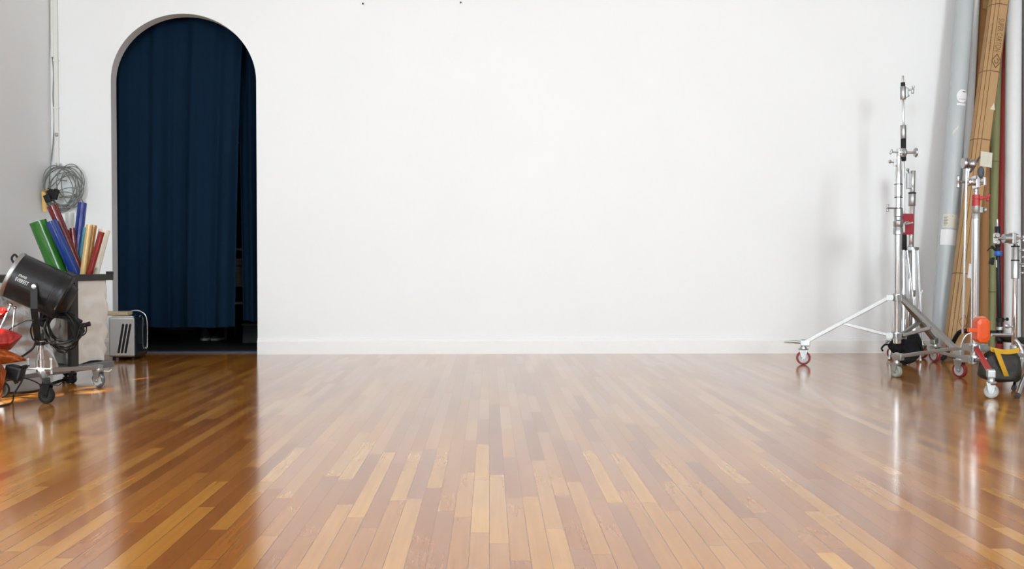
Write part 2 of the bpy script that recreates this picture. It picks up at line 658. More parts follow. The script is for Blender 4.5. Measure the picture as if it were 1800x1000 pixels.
#OBJECTS#
M.update(
    curtain=mat('navy_curtain_cloth', (0.0043, 0.0168, 0.038), 0.9, noise_amt=0.12, nscale=3, bump=0.25, bscale=400, spec=0.08),
    vinyl=mat('dark_blue_vinyl', (0.05, 0.065, 0.085), 0.35, noise_amt=0.1),
    pvcwhite=mat('white_painted_conduit', (0.74, 0.73, 0.70), 0.45, noise_amt=0.04),
    greycable=mat('grey_cable_sheath', (0.20, 0.215, 0.20), 0.5, noise_amt=0.15),
    yellow=mat('yellow_tag', (0.75, 0.45, 0.12), 0.5, noise_amt=0.15),
    strap=mat('yellow_webbing', (0.55, 0.30, 0.012), 0.75, noise_amt=0.2, bump=0.3, bscale=300),
    canvas=mat('white_canvas_bag', (0.72, 0.69, 0.64), 0.6, noise_amt=0.06, bump=1.0, bscale=11, stretch=(1, 1, 0.7)),
    liner=mat('silvery_plastic_liner', (0.55, 0.55, 0.56), 0.28, 0.75, noise_amt=0.25, nscale=9, bump=0.8, bscale=12),
    tray=mat('grey_painted_tray', (0.15, 0.155, 0.165), 0.5, noise_amt=0.1),
    whiteprint=mat('white_print', (0.75, 0.75, 0.74), 0.5),
    heaterfront=mat('brushed_steel_panel', (0.55, 0.57, 0.58), 0.22, 1.0, noise_amt=0.06, nscale=40, stretch=(1, 1, 12)),
    heaterbody=mat('dark_blue_enamel', (0.012, 0.02, 0.03), 0.15, noise_amt=0.1, coat=0.5),
    board=mat('pale_board', (0.52, 0.43, 0.27), 0.6, noise_amt=0.12, nscale=30, stretch=(1, 8, 1)),
    darkcloth=mat('black_cloth', (0.012, 0.012, 0.014), 0.9, noise_amt=0.3, bump=0.6, bscale=90, spec=0.2),
    shoe=mat('charcoal_leather', (0.045, 0.042, 0.042), 0.5, noise_amt=0.3),
    sole=mat('pale_sole', (0.45, 0.43, 0.38), 0.7),
    boxgrey=mat('grey_storage_box', (0.62, 0.63, 0.60), 0.6, noise_amt=0.08),
    boxblue=mat('slate_box', (0.06, 0.085, 0.10), 0.6, noise_amt=0.1),
    shelf=mat('dark_shelf', (0.05, 0.05, 0.05), 0.6),
    gel_red=film_material('red_gel', (0.25, 0.015, 0.011), 0.10),
    gel_dred=film_material('dark_red_gel', (0.14, 0.009, 0.010), 0.08),
    gel_green=film_material('green_gel', (0.028, 0.16, 0.018), 0.10),
    gel_blue=film_material('blue_gel', (0.009, 0.042, 0.22), 0.08),
    gel_blue2=film_material('royal_blue_gel', (0.018, 0.035, 0.22), 0.10),
    gel_cyan=film_material('cyan_gel', (0.08, 0.35, 0.42), 0.3),
    gel_gold=film_material('gold_gel', (0.45, 0.22, 0.02), 0.2),
    gel_amber=film_material('pale_amber_gel', (0.75, 0.55, 0.25), 0.35),
    gel_clear=film_material('clear_film', (0.75, 0.70, 0.62), 0.6),
    gel_frost=film_material('frosted_film', (0.72, 0.74, 0.74), 0.35),
    gel_orange=film_material('orange_gel', (0.30, 0.065, 0.008), 0.05),
    sheet_red=mat('red_plastic_sheet', (0.27, 0.011, 0.008), 0.38, noise_amt=0.15, spec=0.35),
    sheet_orange=mat('orange_plastic_sheet', (0.27, 0.055, 0.008), 0.42, noise_amt=0.2, spec=0.35),
    orange=mat('orange_plastic', (0.66, 0.075, 0.005), 0.4, noise_amt=0.04),
    redpaint=mat('red_paint', (0.42, 0.025, 0.028), 0.4, noise_amt=0.15),
    redcloth=mat('red_fabric', (0.34, 0.012, 0.028), 0.6, noise_amt=0.1, bump=0.2),
    bluetape=mat('blue_band', (0.02, 0.12, 0.45), 0.4),
    sandbag=mat('dark_brown_nylon', (0.022, 0.019, 0.015), 0.6, noise_amt=0.3, bump=0.5, bscale=25),
    greytube=mat('grey_plastic_tube', (0.47, 0.51, 0.53), 0.35, noise_amt=0.05, nscale=5),
    whitetube=mat('white_paper_roll', (0.80, 0.81, 0.82), 0.5, noise_amt=0.03),
    kraft=mat('kraft_cardboard', (0.45, 0.275, 0.125), 0.7, noise_amt=0.10, nscale=26, stretch=(1, 1, 0.1)),
    kraft2=mat('brown_cardboard', (0.36, 0.17, 0.06), 0.7, noise_amt=0.12, nscale=14, stretch=(1, 1, 0.2)),
    olive=mat('olive_paper_roll', (0.23, 0.235, 0.10), 0.6, noise_amt=0.08, nscale=8),
    redroll=mat('red_paper_roll', (0.56, 0.06, 0.058), 0.55, noise_amt=0.06),
    dredroll=mat('dark_red_paper_roll', (0.16, 0.012, 0.015), 0.55, noise_amt=0.06),
    taupe=mat('taupe_paper_roll', (0.34, 0.325, 0.29), 0.6, noise_amt=0.06),
    ink=mat('brown_ink', (0.15, 0.085, 0.035), 0.7),
    greyink=mat('grey_ink', (0.22, 0.22, 0.22), 0.7),
    paper=mat('cream_paper_label', (0.66, 0.63, 0.54), 0.7, noise_amt=0.06, nscale=60),
    paperwhite=mat('white_paper_label', (0.82, 0.82, 0.84), 0.6, noise_amt=0.04),
)


def text_shape(body, size):
    """flat lettering as (2-D points, faces), left-aligned on its baseline"""
    cu = bpy.data.curves.new('lettering', 'FONT')
    cu.body = body
    cu.size = size
    o = bpy.data.objects.new('lettering', cu)
    C.objects.link(o)
    dg = bpy.context.evaluated_depsgraph_get()
    me = bpy.data.meshes.new_from_object(o.evaluated_get(dg))
    vs = [(v.co.x, v.co.y) for v in me.vertices]
    fs = [list(p.vertices) for p in me.polygons]
    bpy.data.objects.remove(o)
    bpy.data.curves.remove(cu)
    bpy.data.meshes.remove(me)
    return vs, fs


def add_shape(mb, shape, fn):
    vs, fs = shape
    v = [mb.bm.verts.new(fn(x, y)) for x, y in vs]
    for f in fs:
        try:
            mb.bm.faces.new([v[i] for i in f])
        except ValueError:
            pass


# ------------------------------------------------------------------ curtains and what stands behind the arch
def curtain(name, label, fn_left, fn_right, z0, z1, ymid, amp, waves, base):
    mb = MB()

    def f(i, j):
        z = z1 + (z0 - z1) * j
        x = fn_left(z) + (fn_right(z) - fn_left(z)) * i
        s = i * 10
        y = 0
        for k, (w, ph, am) in enumerate(waves):
            y += am * math.sin(w * s + ph + 0.35 * math.sin(1.3 * j + k))
        y = ymid + amp * (0.45 + 0.55 * j) * y
        return Vector((x, y, z + 0.005 * math.sin(2.1 * s) * j))
    mb.grid(150, 26, f)
    mb.thick(0.004)
    return single(name, mb, 'curtain', base, label, 'curtain')


CYL = 8.20
hem = P(310, 575, CYL).z
ztop = a_top + 0.22


def edge_main(z):
    v = 462 - (z - 0.727) * 1750 / CYL
    t = min(1, max(0, (v - 60) / 500))
    return P(430 - 20 * t ** 0.6, 300, CYL).x


curtain('curtain', 'wide navy blue curtain filling the arched doorway', lambda z: aL - 0.22, edge_main, hem, ztop, CYL, 0.042,
        [(2.4, 0.4, 1.0), (5.1, 1.2, 0.45), (1.1, 2.0, 0.8), (9.0, 0.3, 0.15)], (-2.4, CYL, 0))


def edge_second(z):
    v = 462 - (z - 0.727) * 1750 / 8.34
    t = min(1, max(0, (v - 60) / 500))
    return P(418 + 6 * t, 300, 8.34).x


curtain('curtain', 'narrow navy curtain panel at right side of the arch', edge_second, lambda z: aR + 0.22, P(430, 564, 8.34).z, ztop, 8.34, 0.03,
        [(1.9, 0.4, 1.0), (4.3, 1.2, 0.5)], (-1.9, 8.34, 0))

mb = MB()
mb.prism([(aL, WB + 0.115, 0.0), (aL, WB + 0.125, 0.012), (aL, WB + 0.185, 0.016), (aL, WB + 0.205, 0.0)], (aR - aL, 0, 0))
struct('trim_1', mb, 'vinyl')
ZB = -0.01      # level of the dark carpet


def shoe_mesh(c, ang):
    mb, ms = MB(), MB()
    rot = Matrix.Rotation(ang, 3, 'Z')
    L, Wd, Hh = 0.27, 0.048, 0.10

    def f(i, j, lo, hi, grow):
        # i around, j along the length
        t = j
        w = Wd * (0.72 + 0.28 * math.sin(PI * min(1, t * 1.15))) * (1 if t < 0.8 else math.sqrt(max(0.02, 1 - ((t - 0.8) / 0.2) ** 2) * 0.9 + 0.1)) + grow
        h = hi if hi < 0.03 else (Hh * (1 - 0.62 * min(1, max(0, (t - 0.25) / 0.55))))
        a = PI * i
        return rot @ Vector((w * math.cos(a), -L / 2 + L * t, lo + (h - lo) * math.sin(a))) + Vector(c)
    n = 14
    rings = []
    for q in range(17):
        rings.append([f(i / n, q / 16, 0.02, 1, 0) for i in range(n + 1)])
    mb.loop_mesh(rings)
    rings = []
    for q in range(17):
        t = q / 16
        top = [f(i / 1, t, 0.0, 0.02, 0.004) for i in (0, 1)]
        rings.append([top[0], top[0] + Vector((0, 0, 0.022)), top[1] + Vector((0, 0, 0.022)), top[1]])
    ms.loop_mesh(rings, smooth=False)
    return mb, ms


for u, lab, a in ((360, 'dark shoe under the curtain hem, left of the pair', 0.25), (384, 'dark shoe under the curtain hem, right of the pair', -0.12)):
    c = G(u, 597, ZB)
    sh = thing('shoe', c, lab, 'shoe', 'pair of shoes behind the curtain')
    a1, a2 = shoe_mesh(Vector((c.x, c.y, ZB)), PI + a)
    part('upper', a1, 'shoe', sh)
    part('sole', a2, 'sole', sh, 'pale sole')


def heap(name, label, cat, c, sx, sy, sz, m, seed, amp=0.35):
    mb = MB()
    mb.sphere((0, 0, 0), 1.0, u=36, v=22)
    for v in mb.bm.verts:
        p = v.co.copy()
        k = 1 + amp * noise.noise(p * 1.7 + Vector((seed, 0, 0))) + 0.12 * noise.noise(p * 5 + Vector((0, seed, 0)))
        z = max(p.z, -0.25) + 0.25
        v.co = Vector((p.x * sx * k, p.y * sy * k, z * sz * k / 1.25)) + Vector(c)
    return single(name, mb, m, c, label, cat)


c = G(404, 590, ZB)
heap('cloth_heap', 'black cloth heaped on the floor beside the shoes behind the curtain', 'cloth', (c.x, c.y, ZB), 0.10, 0.09, 0.16, 'darkcloth', 3.1)

c = G(441, 603, ZB)
bx = thing('storage_box', (c.x, c.y, ZB), 'low slate box on dark floor under the narrow curtain panel', 'box')
w0, w1 = P(426, 600, c.y).x, P(468, 600, c.y).x
zt = P(430, 572, c.y).z
mb = MB(); mb.box(((w0 + w1) / 2, c.y + 0.14, (ZB + zt) / 2), (w1 - w0, 0.28, zt - ZB), bevel=0.006)
part('body', mb, 'boxblue', bx)
mb = MB(); mb.box(((w0 + w1) / 2, c.y + 0.14, zt + 0.008), (w1 - w0 + 0.02, 0.30, 0.016), bevel=0.004)
part('lid', mb, 'greycable', bx, 'paler lid')

SY = 9.6
sx0, sx1 = P(397, 500, SY).x, P(462, 500, SY).x
su = thing('shelving_unit', ((sx0 + sx1) / 2, SY, ZB), 'dark shelving unit seen through the curtain gap', 'shelf')
for x in (sx0, sx1):
    for y in (SY, SY + 0.35):
        mb = MB(); mb.box((x, y, 0.95), (0.03, 0.03, 1.92)); part('post', mb, 'shelf', su)
zs = [P(420, 531, SY).z, P(420, 500, SY).z, P(420, 436, SY).z, 1.88]
for z in zs:
    mb = MB(); mb.box(((sx0 + sx1) / 2, SY + 0.175, z - 0.01), (sx1 - sx0 + 0.03, 0.38, 0.02)); part('shelf', mb, 'boxgrey', su)
b0, b1 = P(412, 490, SY).x, P(430, 490, SY).x
zb0, zb1, zb2 = zs[1], P(420, 468, SY).z, P(420, 455, SY).z
bx = thing('storage_box', ((b0 + b1) / 2, SY + 0.15, zb0), 'grey lidded box on middle shelf behind the curtain gap', 'box')
mb = MB(); mb.box(((b0 + b1) / 2, SY + 0.15, (zb0 + zb1) / 2), (b1 - b0 + 0.06, 0.26, zb1 - zb0), bevel=0.005); part('body', mb, 'boxgrey', bx)
mb = MB(); mb.box(((b0 + b1) / 2, SY + 0.15, (zb1 + zb2) / 2 + 0.006), (b1 - b0 + 0.08, 0.28, zb2 - zb1 - 0.004), bevel=0.005); part('lid', mb, 'boxgrey', bx)

# ------------------------------------------------------------------ nails high on the wall
for u, v, lab in ((638.5, 6.5, 'small dark nail high in the white wall, nearer the arch'), (810, 4.5, 'small dark nail high in the white wall, nearer the middle')):
    p = P(u, v, WB)
    mb = MB()
    mb.lathe(p + Vector((0, 0.01, 0)), (0, -1, -0.15), [(0, 0.003), (0.03, 0.003), (0.031, 0.007), (0.035, 0.007)], 8)
    single('nail', mb, 'rubber', p, lab, 'nail', 'nails at top of the back wall')

# ------------------------------------------------------------------ conduits, cable and hook in the left corner
cw0, cw1 = P(96.5, 150, WB).x, P(103.5, 150, WB).x
cv = thing('conduit', ((cw0 + cw1) / 2, WB, P(100, 292, WB).z), 'white square cable conduit running down the wall corner', 'conduit')
mb = MB()
zc0 = P(100, 292, WB).z
mb.box(((cw0 + cw1) / 2, WB - 0.011, (zc0 + CZ - 0.02) / 2), (cw1 - cw0, 0.022, CZ - 0.02 - zc0), bevel=0.002)
part('channel', mb, 'pvcwhite', cv)
for v in (107, 190, 262):
    mb = MB(); mb.box(((cw0 + cw1) / 2, WB - 0.012, P(100, v, WB).z), (cw1 - cw0 + 0.008, 0.026, 0.014), bevel=0.002); part('clip', mb, 'pvcwhite', cv)
p = P(100.5, 237, WB - 0.02)
mb = MB(); mb.lathe(p, (0, -1, 0), [(0, 0.006), (0.008, 0.006), (0.010, 0.014), (0.018, 0.014), (0.022, 0.009)], 14); part('knob', mb, 'zinc', cv, 'dark round knob')
p0, p1 = P(92, 98, WB - 0.016), P(92, -300, WB - 0.016)
mb = MB(); mb.cyl(p0, (p0.x, p0.y, CZ - 0.02), 0.013)
mb.cyl((p0.x, p0.y, p0.z - 0.01), (p0.x, p0.y, p0.z + 0.05), 0.016)
cv2 = single('conduit', mb, 'pvcwhite', p0, 'short round white conduit in wall corner ending high up', 'conduit')

hk = P(104, 292, WB - 0.03)
mb = MB()
mb.tube(arc([hk + Vector((0, 0.028, 0.012)), hk + Vector((0, -0.005, 0.0)), hk + Vector((0, -0.04, -0.006)), hk + Vector((0, -0.05, 0.02))], 5), 0.005)
mb.lathe(hk + Vector((0, 0.03, 0.012)), (0, -1, 0), [(0, 0.014), (0.006, 0.014), (0.008, 0.01)], 14)
single('wall_hook', mb, 'zinc', hk, 'small metal hook holding the coiled grey cable', 'hook')

def Pc(u, v, off, keep=3.425):
    """a point in front of the back wall that also stays clear of the left wall"""
    return P(u, v, min(WB - off, keep / abs(P(u, v, 1.0).x)))


rng = random.Random(4)
cb = thing('cable', hk, 'grey cable coil hanging on the wall above the gel rolls', 'cable')
mb = MB()
loops = [(109, 331, 31, 39, 0.0), (113, 330, 33, 37, 0.25), (105, 333, 28, 40, -0.2), (118, 326, 27, 36, 0.5), (107, 327, 31, 34, 0.1),
         (112, 338, 24, 36, 0.9), (102, 326, 24, 36, -0.35), (116, 333, 30, 30, -0.5), (122, 318, 21, 30, 0.2), (114, 335, 15, 35, 0.35), (122, 333, 13, 31, -0.25), (118, 351, 25, 13, 0.2), (114, 346, 29, 14, -0.35)]
for k, (cu_, cv_, ru, rv, rot) in enumerate(loops):
    pts = []
    for i in range(40):
        a = 2 * PI * i / 40
        x, y = ru * math.cos(a), rv * math.sin(a)
        x *= 1 + 0.06 * math.sin(2 * a + k)
        uu = cu_ + x * math.cos(rot) - y * math.sin(rot)
        vv = cv_ + x * math.sin(rot) + y * math.cos(rot)
        pts.append(Pc(uu, vv, 0.045 + 0.006 * k - 0.006 * math.sin(a * 3 + k), 3.43 - 0.004 * k))
    mb.tube(pts, 0.0038, 7, closed=True)
mb.tube(arc([P(118, 318, WB - 0.06), P(104, 315, WB - 0.09), P(101, 305, WB - 0.10), P(110, 298, WB - 0.10), P(121, 300, WB - 0.09), P(120, 312, WB - 0.07)], 6), 0.0038, 7)
mb.tube(arc([P(146, 372, WB - 0.05), P(147, 358, WB - 0.05), P(141, 349, WB - 0.05), P(128, 344, WB - 0.06), P(105, 347, WB - 0.06)], 6), 0.0038, 7)
mb.tube(arc([P(92, 100, WB - 0.016), P(94, 130, WB - 0.015), P(93, 170, WB - 0.012), P(95, 200, WB - 0.015), P(94, 240, WB - 0.015), Pc(91, 275, 0.02, 3.44), Pc(88, 302, 0.05), Pc(86, 330, 0.06)], 6), 0.0036, 7)
part('cord', mb, 'greycable', cb)
mb = MB()
pb = Pc(92, 341, 0.11, 3.375)
mb.box(pb, (0.085, 0.035, 0.075), Matrix.Rotation(0.25, 3, 'Y'), 0.008)
mb.box(Pc(84, 349, 0.12, 3.385), (0.045, 0.04, 0.06), Matrix.Rotation(-0.4, 3, 'Y'), 0.008)
mb.cyl(Pc(96, 334, 0.11, 3.38), Pc(103, 337, 0.12, 3.38), 0.014)
part('plug_block', mb, 'rubber', cb, 'black plug block')
mb = MB()
mb.bar(Pc(76.5, 336, 0.13, 3.41), Pc(78.5, 372, 0.12, 3.41), 0.030, 0.003, up=(0, 1, 0))
mb.bar(Pc(77, 337, 0.13, 3.40), Pc(84, 333, 0.14, 3.36), 0.02, 0.003)
part('tag', mb, 'yellow', cb, 'yellow tag')

# ------------------------------------------------------------------ bag cart with the gel rolls
A_, B_ = G(9, 673, 0.06), G(200, 646, 0.06)
hd = Vector((B_.x - A_.x, B_.y - A_.y, 0)); HL = hd.length; hd.normalize()
hn = Vector((-hd.y, hd.x, 0))
HW, RIMZ = 0.38, 0.637
H0 = Vector((A_.x, A_.y, 0))
S0, SP, S1 = -0.18, 0.505, HL + 0.005


def hp(s, n, z):
    return H0 + hd * s + hn * n + Vector((0, 0, z))


cart = thing('bag_cart', hp(0.35, HW / 2, 0), 'two bag rolling cart along left wall, holding gel rolls', 'cart')
hrot = Matrix((hd, hn, Vector((0, 0, 1)))).transposed()
mb = MB()
mb.box(hp((S0 + S1) / 2, HW / 2, 0.085), (S1 - S0, HW, 0.04), hrot, 0.006)
part('base_tray', mb, 'tray', cart)
mb = MB()
for n_ in (0.012, HW - 0.012):
    mb.bar(hp(S0, n_, RIMZ), hp(S1, n_, RIMZ), 0.026, 0.040, 0.005)
for s_ in (S0 + 0.012, SP, S1 - 0.012):
    mb.bar(hp(s_, 0, RIMZ), hp(s_, HW, RIMZ), 0.026, 0.038, 0.005)
for s_ in (S0 + 0.012, SP, S1 - 0.02):
    mb.box(hp(s_, 0.012, RIMZ + 0.026), (0.04, 0.03, 0.02), hrot, 0.004)
part('rim', mb, 'steelgrey', cart)
for s_, n_, w_ in ((S0 + 0.015, 0.014, 0.03), (S0 + 0.015, HW - 0.014, 0.03), (SP, -0.006, 0.060), (SP, HW - 0.014, 0.03), (S1 - 0.015, HW - 0.014, 0.03)):
    mb = MB(); mb.box(hp(s_, n_, 0.36), (w_, 0.03, 0.52), hrot, 0.004); part('post', mb, 'steelgrey', cart)


def bag(s0, s1, m, seed, label):
    mb = MB()
    n = 64
    rings = []
    for j in range(34):
        t = j / 33
        z = RIMZ - 0.012 - t * (RIMZ - 0.125)
        sc_, sn = (s0 + s1) / 2, HW / 2
        hs, hw = (s1 - s0) / 2 - 0.004, HW / 2 - 0.016
        k = 1 + 0.03 * math.sin(PI * t) - (0.03 * t * t)
        ring = []
        for i in range(n):
            a = 2 * PI * i / n
            ca, sa = math.cos(a), math.sin(a)
            e = 0.38
            x = hs * abs(ca) ** e * (1 if ca >= 0 else -1)
            y = hw * abs(sa) ** e * (1 if sa >= 0 else -1)
            q = Vector((x * 9, y * 9 + seed, z * 5))
            w = 0.024 * noise.noise(q) * min(1, t * 5) + 0.020 * noise.noise(Vector((x * 20 + z * 14, y * 20 + seed - z * 6, z * 9))) * min(1, t * 4) + 0.007 * noise.noise(Vector((x * 45 + z * 30, y * 45 + seed, z * 24))) * min(1, t * 4)
            ring.append(hp(sc_ + x * k + w * ca, sn + y * k + w * sa, z + (0.006 * math.sin(7 * a) if j else 0)))
        rings.append(ring)
    mb.loop_mesh(rings, False, True)
    mb.thick(0.003)
    return part('bag', mb, m, cart, label)


bag(S0 + 0.02, SP - 0.03, 'liner', 2.0, 'silvery plastic bag')
bag(SP + 0.035, S1 - 0.005, 'canvas', 11.0, 'white canvas bag')


def caster(parent, g, ax, r, width, tyre, hub, top=None, brake=None, fork='zinc', trail=(0, 0, 0)):
    """g: floor contact; ax: horizontal axle direction; top: z of the stem top; the stem stands at g + trail"""
    g = Vector((g.x, g.y, 0)); ax = Vector(ax).normalized(); side = Vector((-ax.y, ax.x, 0))
    c = g + Vector((0, 0, r)); tr = Vector(trail)
    zt = 2 * r + 0.012
    mb = MB()
    for s in (-1, 1):
        o = ax * s * (width / 2 + 0.005)
        st = g + tr + o
        poly_ = [c + o - side * 0.010 - Vector((0, 0, 0.012)), c + o + side * 0.010 - Vector((0, 0, 0.012)),
                 Vector((st.x, st.y, zt)) + side * r * 0.62, Vector((st.x, st.y, zt)) - side * r * 0.62]
        mb.prism(poly_, ax * s * 0.003)
    top_c = g + tr + Vector((0, 0, zt))
    mb.lathe(top_c - Vector((0, 0, 0.004)), (0, 0, 1), [(0, r * 0.72), (0.006, r * 0.75), (0.008, r * 0.5), (0.018, r * 0.46), (0.020, 0.011), ((top or zt + 0.04) - zt + 0.004, 0.011)], 18)
    mb.cyl(c - ax * (width / 2 + 0.014), c + ax * (width / 2 + 0.014), 0.006, n=10)
    cs = part('caster', mb, fork, parent)
    mb = MB()
    hw = width / 2
    mb.lathe(c - ax * hw, ax, [(0, r * 0.70), (0, r * 0.90), (hw * 0.45, r), (hw * 1.55, r), (width, r * 0.90), (width, r * 0.70), (0, r * 0.70)], 28, cap=False)
    part('tyre', mb, tyre, cs)
    mb = MB()
    mb.lathe(c - ax * hw * 0.9, ax, [(0, 0.0015), (0, r * 0.26), (hw * 0.25, r * 0.30), (hw * 0.25, r * 0.71), (hw * 1.55, r * 0.71), (hw * 1.55, r * 0.30), (hw * 1.8, r * 0.26), (hw * 1.8, 0.0015)], 22, cap=False)
    part('wheel_hub', mb, hub, cs)
    if brake is not None:
        mb = MB()
        b = Vector(brake).normalized()
        q = top_c + b * r * 0.55
        mb.bar(q - Vector((0, 0, 0.004)), q + b * 0.035 + Vector((0, 0, -0.008)), 0.022, 0.006, 0.002)
        mb.bar(q + b * 0.035 + Vector((0, 0, -0.008)), q + b * 0.05 + Vector((0, 0, 0.004)), 0.022, 0.006, 0.002)
        part('brake_lever', mb, fork, cs)
    return cs


for s_, n_, a in ((S0 + 0.06, 0.03, 0.4), (SP, 0.0, 1.2), (S1 - 0.06, HW - 0.05, 0.9), (S0 + 0.06, HW - 0.05, 0.7)):
    caster(cart, hp(s_, n_, 0), (math.cos(a), math.sin(a), 0), 0.026, 0.022, 'rubber', 'steelgrey', 0.070, fork='steelgrey')


def roll(label, m, top, rim, Yt, Yr, rad, inner=True, zb=0.16, group='rolled gels in the white bag', name='gel_roll', flare=1.0):
    a = P(top[0], top[1], Yt)
    b = P(rim[0], rim[1], Yr)
    d = (b - a).normalized()
    L = (a.z - RIMZ) / -d.z + 0.06
    while True:                       # as deep into the bag as it can lean without pressing through the cloth
        q = a + d * (L + 0.02) - H0
        if a.z + d.z * (L + 0.02) < zb or q.dot(hn) < rad + 0.045 or q.dot(hn) > HW - rad - 0.045 or q.dot(hd) > S1 - rad - 0.04 or q.dot(hd) < SP + rad + 0.04:
            break
        L += 0.02
    mb = MB()
    x, y, d = frame(d)
    n = 20
    rings = []
    turns = 1.35
    N_ = 30
    # a rolled sheet: spiral cross-section, open at both ends
    spiral = []
    for i in range(N_ + 1):
        t = i / N_
        a_ = 2 * PI * turns * t
        spiral.append((math.cos(a_) * rad * (1 - 0.22 * t), math.sin(a_) * rad * (1 - 0.22 * t)))
    vs = []
    for q in range(9):
        tt = q / 8
        c = a + d * L * tt
        k = flare + (1 - flare) * min(1, tt * 2.5)
        vs.append([c + (x * px + y * py) * k for px, py in spiral])
    mb.loop_mesh(vs, False, False, closed=False)
    return single(name, mb, m, a + d * L, label, 'gel roll', group)


roll('thick green gel roll leaning farthest left in the white bag', 'gel_green', (67, 389), (106, 484), 6.30, 6.34, 0.056)
roll('blue gel roll leaning left beside the green roll', 'gel_blue', (90, 388), (136, 487), 6.24, 6.32, 0.037)
roll('long dark red gel roll with flared top behind the blue roll', 'gel_dred', (92, 362), (146, 487), 6.34, 6.35, 0.030, flare=1.2)
roll('short red gel roll standing behind the dark red roll', 'gel_dred', (127, 401), (137, 487), 6.38, 6.36, 0.018)
roll('small bright red gel roll left of the short red one', 'gel_red', (119, 405), (131, 487), 6.44, 6.39, 0.013)
roll('tall royal blue gel roll leaning right', 'gel_blue2', (145, 357), (131, 487), 6.46, 6.38, 0.030)
roll('thin cyan gel roll beside the tall royal blue roll', 'gel_cyan', (149, 400), (137, 487), 6.44, 6.37, 0.017)
roll('pale amber gel roll with bright edge beside the gold roll', 'gel_amber', (157, 395), (145, 487), 6.30, 6.28, 0.019)
roll('gold gel roll between pale amber and red rolls', 'gel_gold', (165, 396), (152, 487), 6.39, 6.35, 0.021)
roll('slim red gel roll leaning right, nearest the arch', 'gel_red', (179, 408), (156, 487), 6.30, 6.30, 0.020)
roll('clear film roll, flared and farthest right in bag', 'gel_clear', (184, 404), (166, 487), 6.42, 6.36, 0.026, flare=1.5)
roll('frosted film roll standing behind the red rolls by the wall', 'gel_frost', (123, 374), (126, 487), 6.60, 6.56, 0.030)
a, b = P(170, 471, 6.40), P(160, 494, 6.40)
mb = MB(); d = (b - a).normalized(); mb.lathe(a, d, [(0, 0.005), (0.006, 0.009), (0.05, 0.011), (0.052, 0.008), (0.40, 0.008)], 10)
single('marker_pen', mb, 'rubber', a + d * 0.4, 'black stick poking out of the white bag', 'stick')

# ------------------------------------------------------------------ heater by the arch
hx0, hx1 = G(193.5, 633).x, G(240, 633).x
hy = 7.46
ht = P(217, 559, hy).z
heater = thing('heater', ((hx0 + hx1) / 2, hy + 0.14, 0), 'small chrome and dark blue heater on floor before the arch', 'heater')
Wd = hx1 - hx0
mb = MB(); mb.box(((hx0 + hx1) / 2, hy + 0.155, 0.012 + ht / 2), (Wd, 0.28, ht - 0.012), bevel=0.028); part('body', mb, 'heaterbody', heater)
mb = MB(); mb.box(((hx0 + hx1) / 2, hy + 0.012, 0.016 + ht / 2), (Wd - 0.006, 0.026, ht - 0.022), bevel=0.012); part('front_panel', mb, 'heaterfront', heater, 'brushed steel front panel')
mb = MB(); mb.box(((hx0 + hx1) / 2, hy + 0.15, ht + 0.006), (Wd - 0.03, 0.25, 0.014), bevel=0.006); part('top_plate', mb, 'chrome', heater)
for (u0, v0), (u1, v1) in (((216.5, 571), (208.5, 619)), ((222.8, 571), (214.6, 619)), ((229, 571), (220.8, 619))):
    a, b = P(u0, v0, hy - 0.0005), P(u1, v1, hy - 0.0005)
    mb = MB()
    w = 0.0085
    dd = (b - a).normalized(); pp = Vector((dd.z, 0, -dd.x))
    poly_ = [a + (pp * math.cos(t) - dd * math.sin(t)) * w for t in [PI * i / 8 for i in range(9)]] + [b + (-pp * math.cos(t) + dd * math.sin(t)) * w for t in [PI * i / 8 for i in range(9)]]
    mb.prism(poly_, (0, -0.0016, 0))
    part('vent_slot', mb, 'rubber', heater)
mb = MB()
mb.tube(arc([Vector((hx0 + 0.06, hy + 0.21, ht + 0.01)), Vector((hx0 + 0.10, hy + 0.21, ht + 0.042)), Vector((hx1 - 0.03, hy + 0.21, ht + 0.040)), Vector((hx1 + 0.012, hy + 0.22, ht - 0.02)), Vector((hx1 + 0.014, hy + 0.22, 0.09)), Vector((hx1 - 0.002, hy + 0.22, 0.08))], 7), 0.0045, 8)
part('handle', mb, 'chrome', heater, 'chrome wire handle')
for sx in (0.03, Wd - 0.03):
    for sy in (0.04, 0.26):
        mb = MB(); mb.cyl((hx0 + sx, hy + sy, 0), (hx0 + sx, hy + sy, 0.022), 0.012, n=10); part('foot', mb, 'rubber', heater)

mb = MB()
zt = ht + 0.013
bu = P(221, 548, hy + 0.02).x
mb.box((bu - 0.13, hy + 0.10, zt + 0.0175), (0.26, 0.15, 0.028), Matrix.Rotation(0.10, 3, 'Z'), 0.008)
single('wooden_board', mb, 'board', (bu - 0.13, hy + 0.10, zt + 0.003), 'pale wooden board lying on top of the heater', 'board')
# ------------------------------------------------------------------ studio lamp on its low rolling stand (left)
LC = Vector((-2.471, 5.525, 0))
VH = Vector((LC.x, LC.y, 0)).normalized()          # away from the camera
RH = Vector((VH.y, -VH.x, 0))                      # to the right
hc = P(68, 502.5, LC.y)
ax = (RH * 0.88 - Vector((0, 0, 0.443)) - VH * 0.14).normalized()      # front -> back of the lamp head
ph = ax.cross(Vector((0, 0, 1))).normalized()
if ph.dot(VH) > 0:
    ph = -ph                                        # pivot axis, towards the camera
HLn, HR = 0.285, 0.128
lamp = thing('studio_lamp', LC, 'black drum shaped studio lamp with chrome rolling stand before the bag cart', 'lamp')
f0 = hc - ax * HLn / 2
mb = MB()
mb.lathe(f0, ax, [(0.012, HR - 0.004), (0.012, HR), (HLn - 0.02, HR), (HLn - 0.006, HR - 0.003), (HLn, HR - 0.02), (HLn, 0.001)], 48, cap=False)
